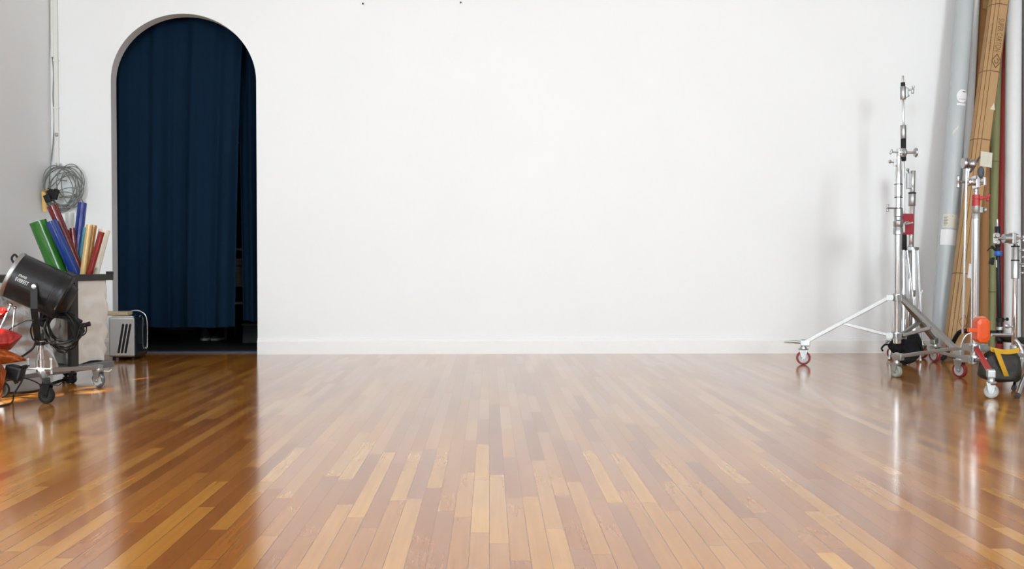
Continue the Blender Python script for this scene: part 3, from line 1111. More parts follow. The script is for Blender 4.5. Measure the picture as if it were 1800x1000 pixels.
for k in range(5):
    t = HLn - 0.06 + k * 0.008
    mb.lathe(f0 + ax * t, ax, [(0, HR), (0.001, HR + 0.0015), (0.003, HR + 0.0015), (0.004, HR)], 48, cap=False)
lh = part('lamp_head', mb, mat('black_drum_enamel', (0.010, 0.0105, 0.012), 0.32, noise_amt=0.25, nscale=12, rvar=0.08, spec=0.4), lamp)
mb = MB()
mb.lathe(f0, ax, [(0.014, HR + 0.001), (0.011, HR + 0.003), (0.0, HR + 0.004), (-0.008, HR + 0.001), (-0.008, HR - 0.012), (0.0, HR - 0.014), (0.02, HR - 0.010)], 48, cap=False)
part('front_rim', mb, 'satin', lh, 'worn metal front rim')
mb = MB()
mb.lathe(f0 - ax * 0.012, ax, [(0.004, 0.001), (0.0, 0.05), (0.012, HR - 0.012), (0.02, HR - 0.012)], 40, cap=False)
part('lens', mb, mat('lens_glass', (0.5, 0.52, 0.53), 0.06, spec=0.8, trans=0.5), lh)
mb = MB()
b0 = f0 + ax * HLn
mb.lathe(b0, ax, [(-0.008, HR + 0.002), (0.004, HR + 0.003), (0.012, HR - 0.008), (0.014, HR - 0.03)], 48, cap=False)
mb.lathe(b0, ax, [(0.0, HR - 0.03), (0.030, HR - 0.05), (0.045, HR - 0.055), (0.048, 0.001)], 36, cap=False)
part('back_cap', mb, 'black', lh)
mb = MB()
e1 = ax.cross(ph).normalized()
if e1.z < 0:
    e1 = -e1                                        # 'up' of the head
# top-left handle and small brackets
q = f0 + ax * 0.0 - ph * 0.05 + e1 * (HR - 0.01)
mb.tube(arc([q + e1 * -0.05, q - ax * 0.045 - e1 * 0.02 + ph * 0.0, q - ax * 0.05 - e1 * 0.05, q - e1 * 0.08], 6), 0.006, 8)
part('handle', mb, 'black', lh)
mb = MB()
q = b0 + e1 * (HR + 0.004) - ax * 0.02
mb.box(q, (0.05, 0.03, 0.02), Matrix((ax, ph, e1)).transposed(), 0.004)
part('latch', mb, 'black', lh)
mb = MB()
q1, q2 = P(19, 536, 5.45), P(1, 576, 5.40)
mb.tube([q1, q2, P(-8, 600, 5.36)], 0.0055, 8)
mb.sphere(q1, 0.011)
q1, q2 = P(26, 541, 5.47), P(22, 582, 5.42)
mb.tube([q1, q2], 0.0045, 8)
mb.sphere(q1, 0.010)
part('gel_arm', mb, 'chrome', lh, 'chrome rods below the head')

# lettering on the drum
mb = MB()


def on_drum(along, around):
    """along the axis from the front; around in metres, 0 = facing the camera, + up"""
    a = around / HR
    return f0 + ax * along + (ph * math.cos(a) + e1 * math.sin(a)) * (HR + 0.0012)


s0_, s1_ = text_shape('STRAND', 0.018), text_shape('EVEREST', 0.028)
a0 = 0.048
add_shape(mb, s0_, lambda x, y: on_drum(0.046 + x * 0.62, 0.016 + y))
add_shape(mb, s1_, lambda x, y: on_drum(0.040 + x * 0.66, -0.012 + y))
part('lettering', mb, 'whiteprint', lh, 'white lettering on the drum')

# yoke
zy = P(68, 597, LC.y).z
off = HR + 0.022
piv = [hc + ph * off, hc - ph * off]
yb = Vector((LC.x, LC.y, zy))
bot = [yb + ph * off * 0.42, yb - ph * off * 0.42]
mb = MB()
for p_, b_ in zip(piv, bot):
    k_ = Vector((p_.x, p_.y, hc.z - 0.12))
    mb.bar(p_ + Vector((0, 0, 0.02)), k_, 0.036, 0.006, 0.002, up=ph)
    mb.bar(k_ + Vector((0, 0, 0.003)), b_, 0.036, 0.006, 0.002, up=ph)
mb.bar(bot[0] - ph * -0.003, bot[1] + ph * -0.003, 0.036, 0.008, 0.002)
yoke = part('yoke', mb, 'black', lamp)
for p_, s in zip(piv, (1, -1)):
    mb = MB()
    mb.lathe(p_ - ph * s * 0.026, ph * s, [(0, 0.016), (0.026, 0.016), (0.028, 0.014), (0.034, 0.012), (0.036, 0.004)], 16)
    part('pivot_bolt', mb, 'zinc', yoke)

# stand
hubz = 0.128
mb = MB()
mb.lathe(Vector((LC.x, LC.y, hubz - 0.005)), (0, 0, 1), [(0, 0.020), (0.02, 0.020), (0.022, 0.024), (0.07, 0.024), (0.072, 0.0185), (zy - hubz - 0.02, 0.0185), (zy - hubz - 0.018, 0.024), (zy - hubz, 0.024), (zy - hubz + 0.004, 0.012)], 22)
part('column', mb, 'chrome', lamp)
mb = MB()
mb.lathe(Vector((LC.x, LC.y, zy - 0.030)), (0, 0, 1), [(0, 0.027), (0.018, 0.027), (0.020, 0.02)], 20)
mb.cyl(Vector((LC.x, LC.y, zy - 0.02)) + RH * 0.02, Vector((LC.x, LC.y, zy - 0.02)) + RH * 0.065, 0.006)
mb.lathe(Vector((LC.x, LC.y, zy - 0.02)) + RH * 0.06, RH, [(0, 0.008), (0.004, 0.014), (0.016, 0.014), (0.02, 0.009)], 12)
part('locking_collar', mb, 'black', lamp)
WA, WBp = G(82, 709), G(173, 681)
WC = G(2, 699)
for w, brk, axl in ((WA, RH * 1.0 + VH * -0.2, RH * 0.55 + VH * 0.85), (WBp, RH, RH * 0.72 + VH * 0.70), (WC, -RH, RH * 0.3 + VH)):
    tip = Vector((w.x, w.y, 0.118))
    din = (Vector((LC.x, LC.y, 0)) - Vector((w.x, w.y, 0))).normalized()
    mb = MB()
    mb.bar(Vector((LC.x, LC.y, hubz + 0.006)) - din * 0.02, tip - din * 0.012, 0.032, 0.022, 0.003)
    lg = part('leg', mb, 'satin', lamp)
    mb = MB()
    mb.box(tip - din * 0.002, (0.038, 0.034, 0.030), Matrix((din, Vector((-din.y, din.x, 0)), Vector((0, 0, 1)))).transposed(), 0.004)
    part('end_cap', mb, 'black' if w is WA else 'zinc', lg)
    caster(lamp, w + Vector((0, 0, 0)), axl, 0.044, 0.026, 'rubber' if w is not WBp else mat('grey_caster_tyre', (0.10, 0.11, 0.12), 0.5), 'steelgrey' if w is not WBp else 'hubgrey', 0.112, brake=brk, fork='black' if w is WA else 'zinc')
mb = MB()
for u, v in ((50, 640), (90.5, 640)):
    p = P(u, v, LC.y - 0.03)
    mb.lathe(Vector((p.x, p.y, hubz - 0.01)), (0, 0, 1), [(0, 0.007), (p.z - hubz + 0.03, 0.007), (p.z - hubz + 0.032, 0.011), (p.z - hubz + 0.045, 0.011), (p.z - hubz + 0.048, 0.006)], 12)
mb.bar(P(48, 648, LC.y - 0.03), P(92, 648, LC.y - 0.03), 0.03, 0.008, 0.002)
part('leg_bolt', mb, 'zinc', lamp)

# coiled lamp cable
coil = thing('cable', P(100, 560, 5.62), 'black cable coil hanging from the lamp yoke', 'cable')
mb = MB()
rng = random.Random(9)
for k in range(13):
    cu_, cv_ = 106 + rng.uniform(-6, 10), 577 + rng.uniform(-6, 8)
    ru, rv = 31 + rng.uniform(-9, 7), 31 + rng.uniform(-8, 6)
    Yk = 5.60 + 0.011 * k
    pts = []
    for i in range(34):
        a = 2 * PI * i / 34
        pts.append(P(cu_ + ru * math.cos(a) + 0.18 * rv * math.sin(a), cv_ + rv * math.sin(a) * (0.85 if math.sin(a) < 0 else 1.05), Yk + 0.02 * math.sin(a * 2 + k)))
    mb.tube(pts, 0.0052, 7, closed=True)
mb.tube(arc([P(95, 548, 5.58), P(84, 560, 5.56), P(78, 580, 5.56), P(90, 600, 5.58), P(110, 608, 5.6), P(132, 598, 5.62), P(142, 572, 5.64), P(150, 570, 5.66)], 6), 0.0052, 7)
mb.tube(arc([P(60, 563, 5.40), P(45, 564, 5.42), P(28, 572, 5.44), P(16, 580, 5.42)], 6), 0.0035, 6)
mb.tube(arc([P(58, 566, 5.40), P(54, 580, 5.42), P(58, 596, 5.44), P(66, 600, 5.46)], 6), 0.0045, 6)
mb.tube(arc([P(64, 598, 5.42), P(58, 612, 5.45), P(46, 622, 5.47), P(36, 628, 5.48)], 6), 0.006, 6)
part('cord', mb, 'rubber', coil)
mb = MB()
mb.cyl(P(136, 574, 5.66), P(150, 571, 5.66), 0.014)
mb.cyl(P(150, 571, 5.66), P(158, 569, 5.66), 0.011, 0.014)
mb.box(P(133, 566, 5.66), (0.06, 0.035, 0.05), Matrix.Rotation(0.5, 3, 'Y'), 0.008)
mb.box(P(135, 584, 5.66), (0.045, 0.035, 0.055), Matrix.Rotation(-0.3, 3, 'Y'), 0.008)
mb.tube(arc([P(146, 574, 5.65), P(148, 582, 5.65), P(143, 588, 5.65), P(138, 590, 5.65)], 5), 0.004, 6)
mb.tube(arc([P(152, 573, 5.65), P(151, 584, 5.65), P(145, 590, 5.65)], 5), 0.004, 6)
part('connector', mb, 'rubber', coil, 'black plug connectors')

mb = MB()
mb.tube(arc([G(-40, 688, 0.005), G(2, 690, 0.005), G(30, 690, 0.005), G(55, 688, 0.005), G(75, 683, 0.005), G(95, 672, 0.005), G(120, 664, 0.005)], 6), 0.005, 6)
single('cable', mb, 'rubber', G(40, 690), 'thin black cable lying on floor behind the front lamp wheel', 'cable')

# clip light with red and orange gels at the left edge
cp = P(26, 655, 5.20)
clip = thing('clip_light', Vector((P(-34, 640, 5.25).x, 5.25, 0)), 'black clamp light under red and orange sheets at left edge', 'lamp')
mb = MB()
mb.box(cp, (0.085, 0.07, 0.075), Matrix.Rotation(0.25, 3, 'Y'), 0.012)
mb.box(P(14, 660, 5.22), (0.07, 0.06, 0.06), Matrix.Rotation(-0.2, 3, 'Y'), 0.012)
mb.cyl(P(36, 648, 5.2), P(47, 644, 5.19), 0.014, 0.010)
mb.bar(P(34, 645, 5.2), P(50, 643, 5.19), 0.02, 0.008, 0.002)
mb.cyl(P(26, 668, 5.2), P(30, 674, 5.2), 0.010)
part('lamp_body', mb, 'black', clip)
mb = MB()
mb.bar(P(10, 656, 5.23), P(-34, 650, 5.25), 0.02, 0.02, 0.003)
mb.cyl((clip.location.x, 5.25, 0.02), (clip.location.x, 5.25, P(-34, 640, 5.25).z), 0.012)
mb.lathe((clip.location.x, 5.25, 0.0), (0, 0, 1), [(0, 0.085), (0.012, 0.085), (0.02, 0.06), (0.024, 0.014)], 24)
part('stand', mb, 'black', clip)
mb = MB()
mb.tube(arc([P(38, 658, 5.20), P(39, 668, 5.18), P(31, 682, 5.12), P(24, 694, 5.08), G(22, 705, 0.004), G(10, 712, 0.004), G(-40, 716, 0.004)], 6), 0.0045, 6)
mb.tube(arc([P(40, 664, 5.20), P(52, 667, 5.22), P(64, 672, 5.25), P(72, 678, 5.3), G(80, 690, 0.004)], 6), 0.0035, 6)
part('cord', mb, 'rubber', clip)


def sheet(name, label, m, outline, Y, bend, seed, cat='gel sheet', group=None):
    """crumpled sheet: outline = (left, top, right, bottom) curves in photo pixels at depth Y"""
    top, bottom = outline
    mb = MB()

    def lerp(ps, t):
        n = len(ps) - 1
        k = min(int(t * n), n - 1)
        f = t * n - k
        return (ps[k][0] + (ps[k + 1][0] - ps[k][0]) * f, ps[k][1] + (ps[k + 1][1] - ps[k][1]) * f)

    def fn(i, j):
        a, b = lerp(top, i), lerp(bottom, i)
        u, v = a[0] + (b[0] - a[0]) * j, a[1] + (b[1] - a[1]) * j
        dy = bend * math.sin(PI * j) * (1 - 0.3 * i) + 0.035 * noise.noise(Vector((i * 3.1, j * 2.3, seed))) + 0.010 * noise.noise(Vector((i * 7, j * 5, seed)))
        return P(u, v, Y - dy)
    mb.grid(64, 40, fn)
    mb.thick(0.0025)
    return single(name, mb, m, P(*lerp(bottom, 0.3), Y), label, cat, group)


sheet('gel_sheet', 'big crumpled red sheet at left edge below the lamp head', 'sheet_red',
      ([(-40, 572), (0, 577), (20, 582), (38, 589)], [(-40, 618), (-5, 622), (18, 614), (38.5, 591)]), 5.18, 0.07, 1.0, group='crumpled sheets at left edge')
sheet('gel_sheet', 'orange sheet fanned out below the big red sheet', 'sheet_orange',
      ([(-40, 612), (0, 612), (22, 620), (45, 631)], [(-40, 645), (0, 640), (22, 637), (45.5, 633)]), 5.14, 0.05, 5.0, group='crumpled sheets at left edge')
sheet('gel_sheet', 'lowest orange sheet hanging at left edge beside the black clamp light', 'sheet_orange',
      ([(-40, 632), (-8, 636), (4, 642), (11, 652)], [(-40, 676), (-15, 690), (-6, 700), (2, 702)]), 5.10, 0.04, 9.0, group='crumpled sheets at left edge')
sheet('gel_sheet', 'small red sheet tip at left edge above the big red sheet', 'sheet_red',
      ([(-40, 538), (-10, 540), (6, 541), (14, 544)], [(-40, 572), (-10, 566), (4, 560), (14, 547)]), 5.30, 0.03, 12.0, group='crumpled sheets at left edge')
# ------------------------------------------------------------------ right side: rolling stands
def tee(mb, base, d, length=0.05, cross=0.022, r=0.005, cd=None):
    """T handle: shaft along d, cross bar at its end"""
    d = Vector(d).normalized(); base = Vector(base)
    e = base + d * length
    cd = Vector(cd).normalized() if cd is not None else Vector((0, 0, 1))
    mb.cyl(base, e, r, n=10)
    mb.lathe(e - cd * cross, cd, [(0, r * 0.8), (0.004, r * 1.5), (cross - 0.006, r * 1.1), (cross, r * 1.6), (cross + 0.006, r * 1.1), (2 * cross - 0.004, r * 1.5), (2 * cross, r * 0.8)], 12)
    return mb


def knob(mb, base, d, length, r):
    d = Vector(d).normalized(); base = Vector(base)
    mb.cyl(base, base + d * length, 0.005, n=10)
    mb.lathe(base + d * length, d, [(0, r * 0.6), (0.004, r), (0.014, r), (0.018, r * 0.6)], 14)
    return mb


def grip_head(parent, c, d_arm, left, name='grip_head', m='satin'):
    """two ribbed discs clamped together with T handle"""
    c = Vector(c); left = Vector(left).normalized()
    mb = MB()
    mb.lathe(c - left * 0.028, left, [(0, 0.008), (0, 0.026), (0.012, 0.029), (0.016, 0.024), (0.020, 0.029), (0.026, 0.024), (0.030, 0.029), (0.034, 0.024), (0.040, 0.029), (0.052, 0.026), (0.056, 0.010)], 22)
    g = part(name, mb, m, parent)
    return g


MB.tee, MB.knob = tee, knob
RT, UP, FR = Vector((1, 0, 0)), Vector((0, 0, 1)), Vector((0, -1, 0))


def rolling_stand(name, c, label, feet, z_col, z_hub, z_bot, r_col, spread, tyres, hubs, bar=(0.03, 0.026), caster_r=0.05, group=None, axles=None, lever=None, red_leg=None, mid=0.55, cat='stand'):
    st = thing(name, Vector((c.x, c.y, 0)), label, cat, group)
    cc = Vector((c.x, c.y, 0))
    for k, w in enumerate(feet):
        din = (cc - Vector((w.x, w.y, 0))).normalized()
        tip = Vector((w.x, w.y, 2 * caster_r + 0.055))
        top = cc - din * 0.055 + UP * z_col
        mb = MB()
        mb.bar(top, tip, bar[0], bar[1], 0.004)
        leg = part('leg', mb, 'satin' if red_leg != k else 'redpaint', st, 'red taped leg' if red_leg == k else None)
        mp = top.lerp(tip, mid)
        mb = MB()
        mb.bar(mp, cc - din * 0.04 + UP * z_hub, bar[0] * 0.72, bar[1] * 0.8, 0.003)
        mb.cyl(mp - Vector((-din.y, din.x, 0)) * 0.024, mp + Vector((-din.y, din.x, 0)) * 0.024, 0.006, n=10)
        part('brace', mb, 'satin', st)
        mb = MB()
        mb.box(tip + din * 0.012, (0.066, 0.038, 0.044), Matrix((din, Vector((-din.y, din.x, 0)), UP)).transposed(), 0.007)
        mb.lathe(tip + UP * -0.03, UP, [(0, 0.018), (0.05, 0.020), (0.056, 0.012)], 14)
        if lever == k:
            mb.cyl(tip - din * 0.02 + UP * 0.005, tip - din * 0.06 + UP * 0.008, 0.010, 0.013)
            mb.cyl(tip - din * 0.06 + UP * 0.008, tip - din * 0.135 + UP * 0.004, 0.011, 0.006)
        part('leg_end', mb, 'zinc', leg)
        axl = axles[k] if axles else (0, 1, 0)
        caster(st, w, axl, caster_r, 0.030, tyres[k], hubs[k], 2 * caster_r + 0.04, brake=(-din if lever != k else None))
    for z, nm in ((z_col, 'collar'), (z_hub, 'hub')):
        mb = MB()
        mb.lathe(cc + UP * (z - 0.025), UP, [(0, r_col + 0.002), (0.002, r_col + 0.012), (0.016, r_col + 0.013), (0.018, r_col + 0.006), (0.034, r_col + 0.006), (0.036, r_col + 0.012), (0.05, r_col + 0.010), (0.052, r_col)], 24)
        for w in feet:
            din = (cc - Vector((w.x, w.y, 0))).normalized()
            for s in (-1, 1):
                sd = Vector((-din.y, din.x, 0)) * s * (bar[0] / 2 + 0.004)
                mb.bar(cc - din * (r_col) + UP * z + sd, cc - din * 0.072 + UP * z + sd, 0.006, 0.04, 0.002)
        part(nm, mb, 'zinc', st)
    return st


# --- tall combo stand with wide legs
cA = Vector((2.8253, 6.825, 0))
fA = [G(1412, 641), G(1687, 664)]
fA.append(cA + (Vector((math.cos(R(42)), math.sin(R(42)), 0))) * 0.60)
zA = lambda v: P(1577, v, 6.825).z
SA = rolling_stand('rolling_stand', cA, 'tallest chrome rolling stand with wide braced legs and red wheels', fA, zA(523), zA(590), zA(602), 0.026, 0.62,
                   ['redtyre'] * 3, ['hubgrey'] * 3, axles=[(0.25, 1, 0), (0.86, 0.5, 0), (0.9, 0.3, 0)], lever=0, bar=(0.032, 0.028))
mb = MB()
mb.lathe(cA + UP * zA(604), UP, [(0, 0.020), (0.004, 0.0265), (zA(388) - zA(604), 0.0265)], 26)
part('column', mb, 'chrome', SA)
mb = MB()
z0 = zA(412)
H_ = zA(366) - z0
mb.lathe(cA + UP * z0, UP, [(0, 0.028), (0.003, 0.033), (0.040, 0.033), (0.044, 0.030), (0.052, 0.030), (0.056, 0.033), (0.090, 0.033), (0.094, 0.028), (0.10, 0.026), (H_ - 0.06, 0.026), (H_ - 0.056, 0.030), (H_ - 0.004, 0.030), (H_, 0.024)], 26)
mb.box(cA + UP * (z0 + 0.045) + RT * 0.03, (0.03, 0.035, 0.07), bevel=0.006)
mb.tee(cA + UP * zA(366) + RT * -0.024, (-1, -0.2, 0), 0.055, 0.026, 0.006)
mb.tee(cA + UP * zA(393) + RT * 0.04 + FR * 0.02, (0.6, -0.6, 0), 0.035, 0.02, 0.005, (1, 0, 0.3))
part('clamp_sleeve', mb, 'satin', SA)
mb = MB()
mb.lathe(cA + UP * zA(366), UP, [(0, 0.0215), (zA(345) - zA(366), 0.0215), (zA(345) - zA(366) + 0.003, 0.026), (zA(325) - zA(366), 0.026), (zA(324) - zA(366), 0.022), (zA(300) - zA(366), 0.022), (zA(298) - zA(366), 0.019), (zA(280) - zA(366), 0.018), (zA(279) - zA(366), 0.012), (zA(270) - zA(366), 0.012)], 24)
mb.box(cA + UP * zA(286) + RT * -0.024, (0.02, 0.025, 0.05), bevel=0.004)
mb.knob(cA + UP * zA(286) + RT * -0.03, (-1, -0.1, 0.2), 0.025, 0.013)
part('riser', mb, 'chrome', SA)
for v in (324, 347, 366):
    mb = MB()
    mb.lathe(cA + UP * (zA(v) - 0.003), UP, [(0, 0.0265), (0.001, 0.0275), (0.005, 0.0275), (0.006, 0.0265)], 24, cap=False)
    part('band', mb, 'rubber', SA, 'black band')

hdA = P(1586, 268, 6.83)
gh = grip_head(SA, hdA, UP, RT, m='zinc')
mb = MB()
mb.cyl(hdA + RT * 0.028, hdA + RT * 0.085, 0.008)
mb.lathe(hdA + RT * 0.083, RT, [(0, 0.010), (0.003, 0.030), (0.014, 0.034), (0.018, 0.028), (0.02, 0.012)], 8)
part('head_knob', mb, 'satin', gh)
mb = MB()
mb.tee(hdA - RT * 0.028, (-1, 0, 0.08), 0.05, 0.018, 0.005, (0.3, 0, 1))
part('head_handle', mb, 'satin', gh)
mb = MB()
mb.box(hdA - RT * 0.020, (0.03, 0.045, 0.055), bevel=0.006)
part('head_block', mb, 'chrome', gh)


# --- slim stand with black tube behind
def seg_stand(name, label, bot, top, segs, feet, zl, group=None, cat='stand', leg_m='chrome', leg_r=0.011):
    """folded light stand: straight axis bot->top; segs = (v0, v1, radius, material, part name)"""
    st = thing(name, Vector((bot.x, bot.y, 0)), label, cat, group)
    d = (top - bot).normalized()

    def at(z):
        return bot + (top - bot) * ((z - bot.z) / (top.z - bot.z))
    for z0, z1, r, m, nm in segs:
        mb = MB()
        a, b = at(z0), at(z1)
        L = (b - a).length
        mb.lathe(a, b - a, [(0, r * 0.9), (min(0.003, L * 0.1), r), (L - min(0.003, L * 0.1), r), (L, r * 0.9)], 18)
        part(nm, mb, m, st)
    return st, at


YB = 7.30
zB = lambda v: P(1588, v, YB).z
botB, topB = P(1591, 628, YB), P(1587, 132, YB)
botB.z = 0.0
SB, atB = seg_stand('light_stand', 'slim stand with black tube sections and pin top, behind the tallest stand', botB, topB, [
    (0.03, zB(434), 0.013, 'chrome', 'lower_tube'), (zB(440), zB(408), 0.019, 'rubber', 'black_tube'), (zB(440), zB(276), 0.0085, 'chrome', 'inner_tube'), (zB(283), zB(243), 0.019, 'rubber', 'black_tube'),
    (zB(244), zB(220), 0.021, 'satin', 'collar'), (zB(221), zB(174), 0.0085, 'chrome', 'inner_tube'),
    (zB(175), zB(152), 0.0215, 'satin', 'collar'), (zB(152), zB(145), 0.016, 'rubber', 'band'), (zB(146), zB(133), 0.008, 'satin', 'pin')], [], 0)
mb = MB()
mb.box(atB(zB(163)) + RT * 0.026, (0.022, 0.03, 0.07), bevel=0.005)
mb.tee(atB(zB(158)) + RT * 0.034, (1, -0.15, 0.05), 0.038, 0.030, 0.007, (0.12, 0, 1))
mb.lathe(atB(zB(168)) + RT * 0.036, RT, [(0, 0.009), (0.008, 0.009), (0.01, 0.005)], 10)
part('clamp_handle', mb, 'zinc', SB)
for k, a in enumerate((2.6, 4.2, 5.6)):
    p1 = atB(zB(440)) + Vector((math.cos(a), math.sin(a), 0)) * 0.02
    p2 = botB + Vector((math.cos(a), math.sin(a), 0)) * 0.11
    p2.z = 0.012
    mb = MB(); mb.tube([p1, p2], 0.009, 10); mb.sphere(p2, 0.012)
    part('leg', mb, 'chrome', SB)

YC = 7.52
zC = lambda v: P(1600, v, YC).z
botC, topC = P(1596, 627, YC), P(1604.5, 298, YC)
botC.z = 0.0
SCd, atC = seg_stand('light_stand', 'folded chrome stand leaning right behind the red clamp', botC, topC, [
    (0.10, zC(434), 0.022, 'chrome', 'lower_tube'), (zC(436), zC(360), 0.022, 'chrome', 'middle_tube'), (zC(362), zC(338), 0.026, 'satin', 'collar'), (zC(340), zC(300), 0.020, 'chrome', 'upper_tube'),
    (zC(341), zC(338), 0.028, 'rubber', 'band')], [], 0)
mb = MB()
mb.box(atC(zC(318)) - RT * 0.028, (0.035, 0.035, 0.12), bevel=0.005)
mb.knob(atC(zC(303)) - RT * 0.03, (-0.5, -0.5, 0.6), 0.02, 0.012)
part('clamp', mb, 'satin', SCd)
mb = MB()
hbC = atC(zC(437))
mb.lathe(hbC - UP * 0.015, UP, [(0, 0.035), (0.004, 0.058), (0.026, 0.058), (0.03, 0.030)], 22)
part('hub', mb, 'zinc', SCd)
for k, (a, ex) in enumerate(((3.5, 0.10), (4.7, 0.06), (5.9, 0.05))):
    p1 = hbC + Vector((math.cos(a), math.sin(a), 0)) * 0.046
    dirv = Vector((math.cos(a), math.sin(a), 0))
    p2 = Vector((botC.x, botC.y, 0.14)) + dirv * (0.05 + ex)
    mb = MB()
    mb.bar(p1, p2, 0.024, 0.018, 0.003)
    part('leg', mb, 'satin', SCd)
    mb = MB(); mb.bar(p1.lerp(p2, 0.45) + dirv * 0.02, Vector((botC.x, botC.y, 0.22)) + dirv * 0.035, 0.014, 0.010, 0.002)
    part('brace', mb, 'satin', SCd)
    if k == 0:
        mb = MB()
        mb.tee(p2 - RT * 0.01, (-0.8, -0.5, -0.15), 0.05, 0.012, 0.006)
        mb.cyl(p2 - RT * 0.05 - FR * -0.02, p2 - RT * 0.10 + FR * 0.03 - UP * 0.06, 0.010, 0.007)
        part('brake_handle', mb, 'zinc', SCd)
    caster(SCd, Vector((p2.x, p2.y, 0)), (0.8, 0.6, 0), 0.045, 0.028, 'redtyre', 'hubgrey', 0.135)

# --- red clamp block between the stands
pr = P(1594, 394, 6.93)
rc = thing('clamp_block', pr, 'flat red block with chrome ring clamped beside the tallest stand', 'clamp')
mb = MB()
mb.box(pr, (0.080, 0.045, 0.146), bevel=0.004)
mb.box(pr + UP * 0.030 - RT * 0.002, (0.083, 0.047, 0.004))
part('body', mb, 'redcloth', rc)
mb = MB()
q = P(1594, 392.5, 6.90)
mb.tube([q + Vector((0.018 * math.cos(t), -0.004, 0.010 * math.sin(t))) for t in [2 * PI * i / 16 for i in range(16)]], 0.004, 7, closed=True)
mb.cyl(q - RT * 0.02, q - RT * 0.06, 0.006)
mb.box(q - RT * 0.045 + UP * -0.02, (0.03, 0.03, 0.09), bevel=0.005)
part('ring', mb, 'chrome', rc, 'chrome ring and bracket')


# --- black sandbags
def sack(name, label, fn, m, base, seed, cat='sandbag', nu=40, nv=26):
    mb = MB()
    mb.sphere((0, 0, 0), 1.0, u=nu, v=nv)
    for v in mb.bm.verts:
        p = v.co.copy()
        v.co = fn(p) + Vector((noise.noise(p * 2.2 + Vector((seed, 0, 0))), noise.noise(p * 2.2 + Vector((0, seed, 3))), noise.noise(p * 2.2 + Vector((0, 0, seed)))) ) * 0.012
    st = thing(name, base, label, cat)
    part('bag', mb, m, st)
    return st


def sq(x, e):
    return abs(x) ** e * (1 if x >= 0 else -1)


bgA = P(1592, 600, 7.02)


def f_black(p):
    # two sagging lobes joined by a saddle
    lob = 0.055 * (1 if p.x > 0 else -1)
    x, y, z = sq(p.x, 0.8) * 0.095, sq(p.y, 0.7) * 0.055, sq(p.z, 0.8) * 0.105
    z += 0.035 * p.x - 0.012
    return Vector((bgA.x + 0.02 + x, 7.03 + y, 0.125 + z))


sk = sack('sandbag', 'black sandbag slumped at the foot of the tallest stand', f_black, 'darkcloth', (bgA.x, 7.03, 0.01), 2.0)
mb = MB()
mb.sphere((0, 0, 0), 1.0, u=26, v=16)
pl = P(1575, 609, 7.0)
for v in mb.bm.verts:
    p = v.co.copy()
    v.co = pl + Vector((p.x * 0.055, p.y * 0.05, p.z * 0.05 * (1 + 0.3 * p.x))) + Vector((noise.noise(p * 2), 0, noise.noise(p * 2.5 + Vector((4, 0, 0))))) * 0.012
part('lobe', mb, 'darkcloth', sk)
mb = MB()
mb.tube(arc([P(1567, 606, 6.98), P(1556, 606, 6.97), P(1550, 612, 6.97), P(1552, 617, 6.97)], 6), 0.006, 6)
part('strap', mb, 'darkcloth', sk)
mb = MB()
mb.tube(arc([P(1612, 600, 6.98), P(1619, 608, 6.98), P(1623, 618, 6.98)], 6), 0.006, 6)
part('strap', mb, 'darkcloth', sk)
mb = MB()
mb.bar(P(1587, 612, 6.95), P(1592, 624, 6.97), 0.03, 0.012, 0.003)
part('strap', mb, 'darkcloth', sk)

# --- front rolling C-stand with grip arm
cD = Vector((2.8566, 5.79, 0))
fD = [G(1576, 663), G(1742, 700), cD + Vector((math.cos(R(6)), math.sin(R(6)), 0)) * 0.54]
zD = lambda v: P(1713, v, 5.79).z
SD = rolling_stand('rolling_stand', cD, 'front rolling grip stand with red taped leg and orange block', fD, zD(611), zD(632), zD(637), 0.021, 0.54,
                   ['greytyre', 'greytyre', 'greytyre'], ['hubgrey'] * 3, axles=[(0.92, 0.35, 0), (0.45, 0.9, 0), (0.9, 0.4, 0)], bar=(0.026, 0.024), caster_r=0.038, red_leg=1, mid=0.42)
mb = MB()
mb.lathe(cD + UP * zD(640), UP, [(0, 0.018), (0.003, 0.0215), (zD(384) - zD(640), 0.0215)], 26)
part('column', mb, 'chrome', SD)
mb = MB()
z0 = zD(385)
mb.lathe(cD + UP * z0, UP, [(0, 0.020), (0.002, 0.0225), (0.030, 0.0225), (0.033, 0.020), (0.036, 0.0225), (zD(362) - z0, 0.0225)], 24)
mb.knob(cD + UP * zD(369) + RT * 0.02, (1, -0.1, 0), 0.022, 0.017)
mb.box(cD + UP * zD(369) + RT * 0.026, (0.02, 0.03, 0.035), bevel=0.004)
part('collar', mb, mat('worn_grey_metal', (0.36, 0.36, 0.34), 0.45, 0.7, noise_amt=0.4, nscale=60), SD)
mb = MB()
mb.lathe(cD + UP * zD(362), UP, [(0, 0.0225), (0.034, 0.0225), (0.035, 0.019), (0.040, 0.019), (0.041, 0.0225), (zD(342) - zD(362), 0.021)], 24)
mb.box(cD + UP * zD(348) + RT * 0.028, (0.022, 0.024, 0.024), bevel=0.004)
mb.tee(cD + UP * zD(347) + RT * 0.03, (1, -0.2, -0.05), 0.040, 0.022, 0.006, (0.25, 0, 1))
part('red_collar', mb, 'redpaint', SD, 'red collar with T handle')
mb = MB()
mb.lathe(cD + UP * zD(343), UP, [(0, 0.012), (0.02, 0.012), (0.022, 0.016), (0.028, 0.016), (0.03, 0.012), (zD(326) - zD(343), 0.012)], 16)
part('pin', mb, 'satin', SD)
hD = P(1710, 320, 5.77)
mb = MB()
mb.box(hD + RT * 0.020, (0.026, 0.05, 0.075), bevel=0.006)
mb.lathe(hD + RT * -0.032, RT, [(0, 0.012), (0, 0.020), (0.010, 0.027), (0.014, 0.020), (0.020, 0.027), (0.026, 0.022), (0.040, 0.022)], 20)
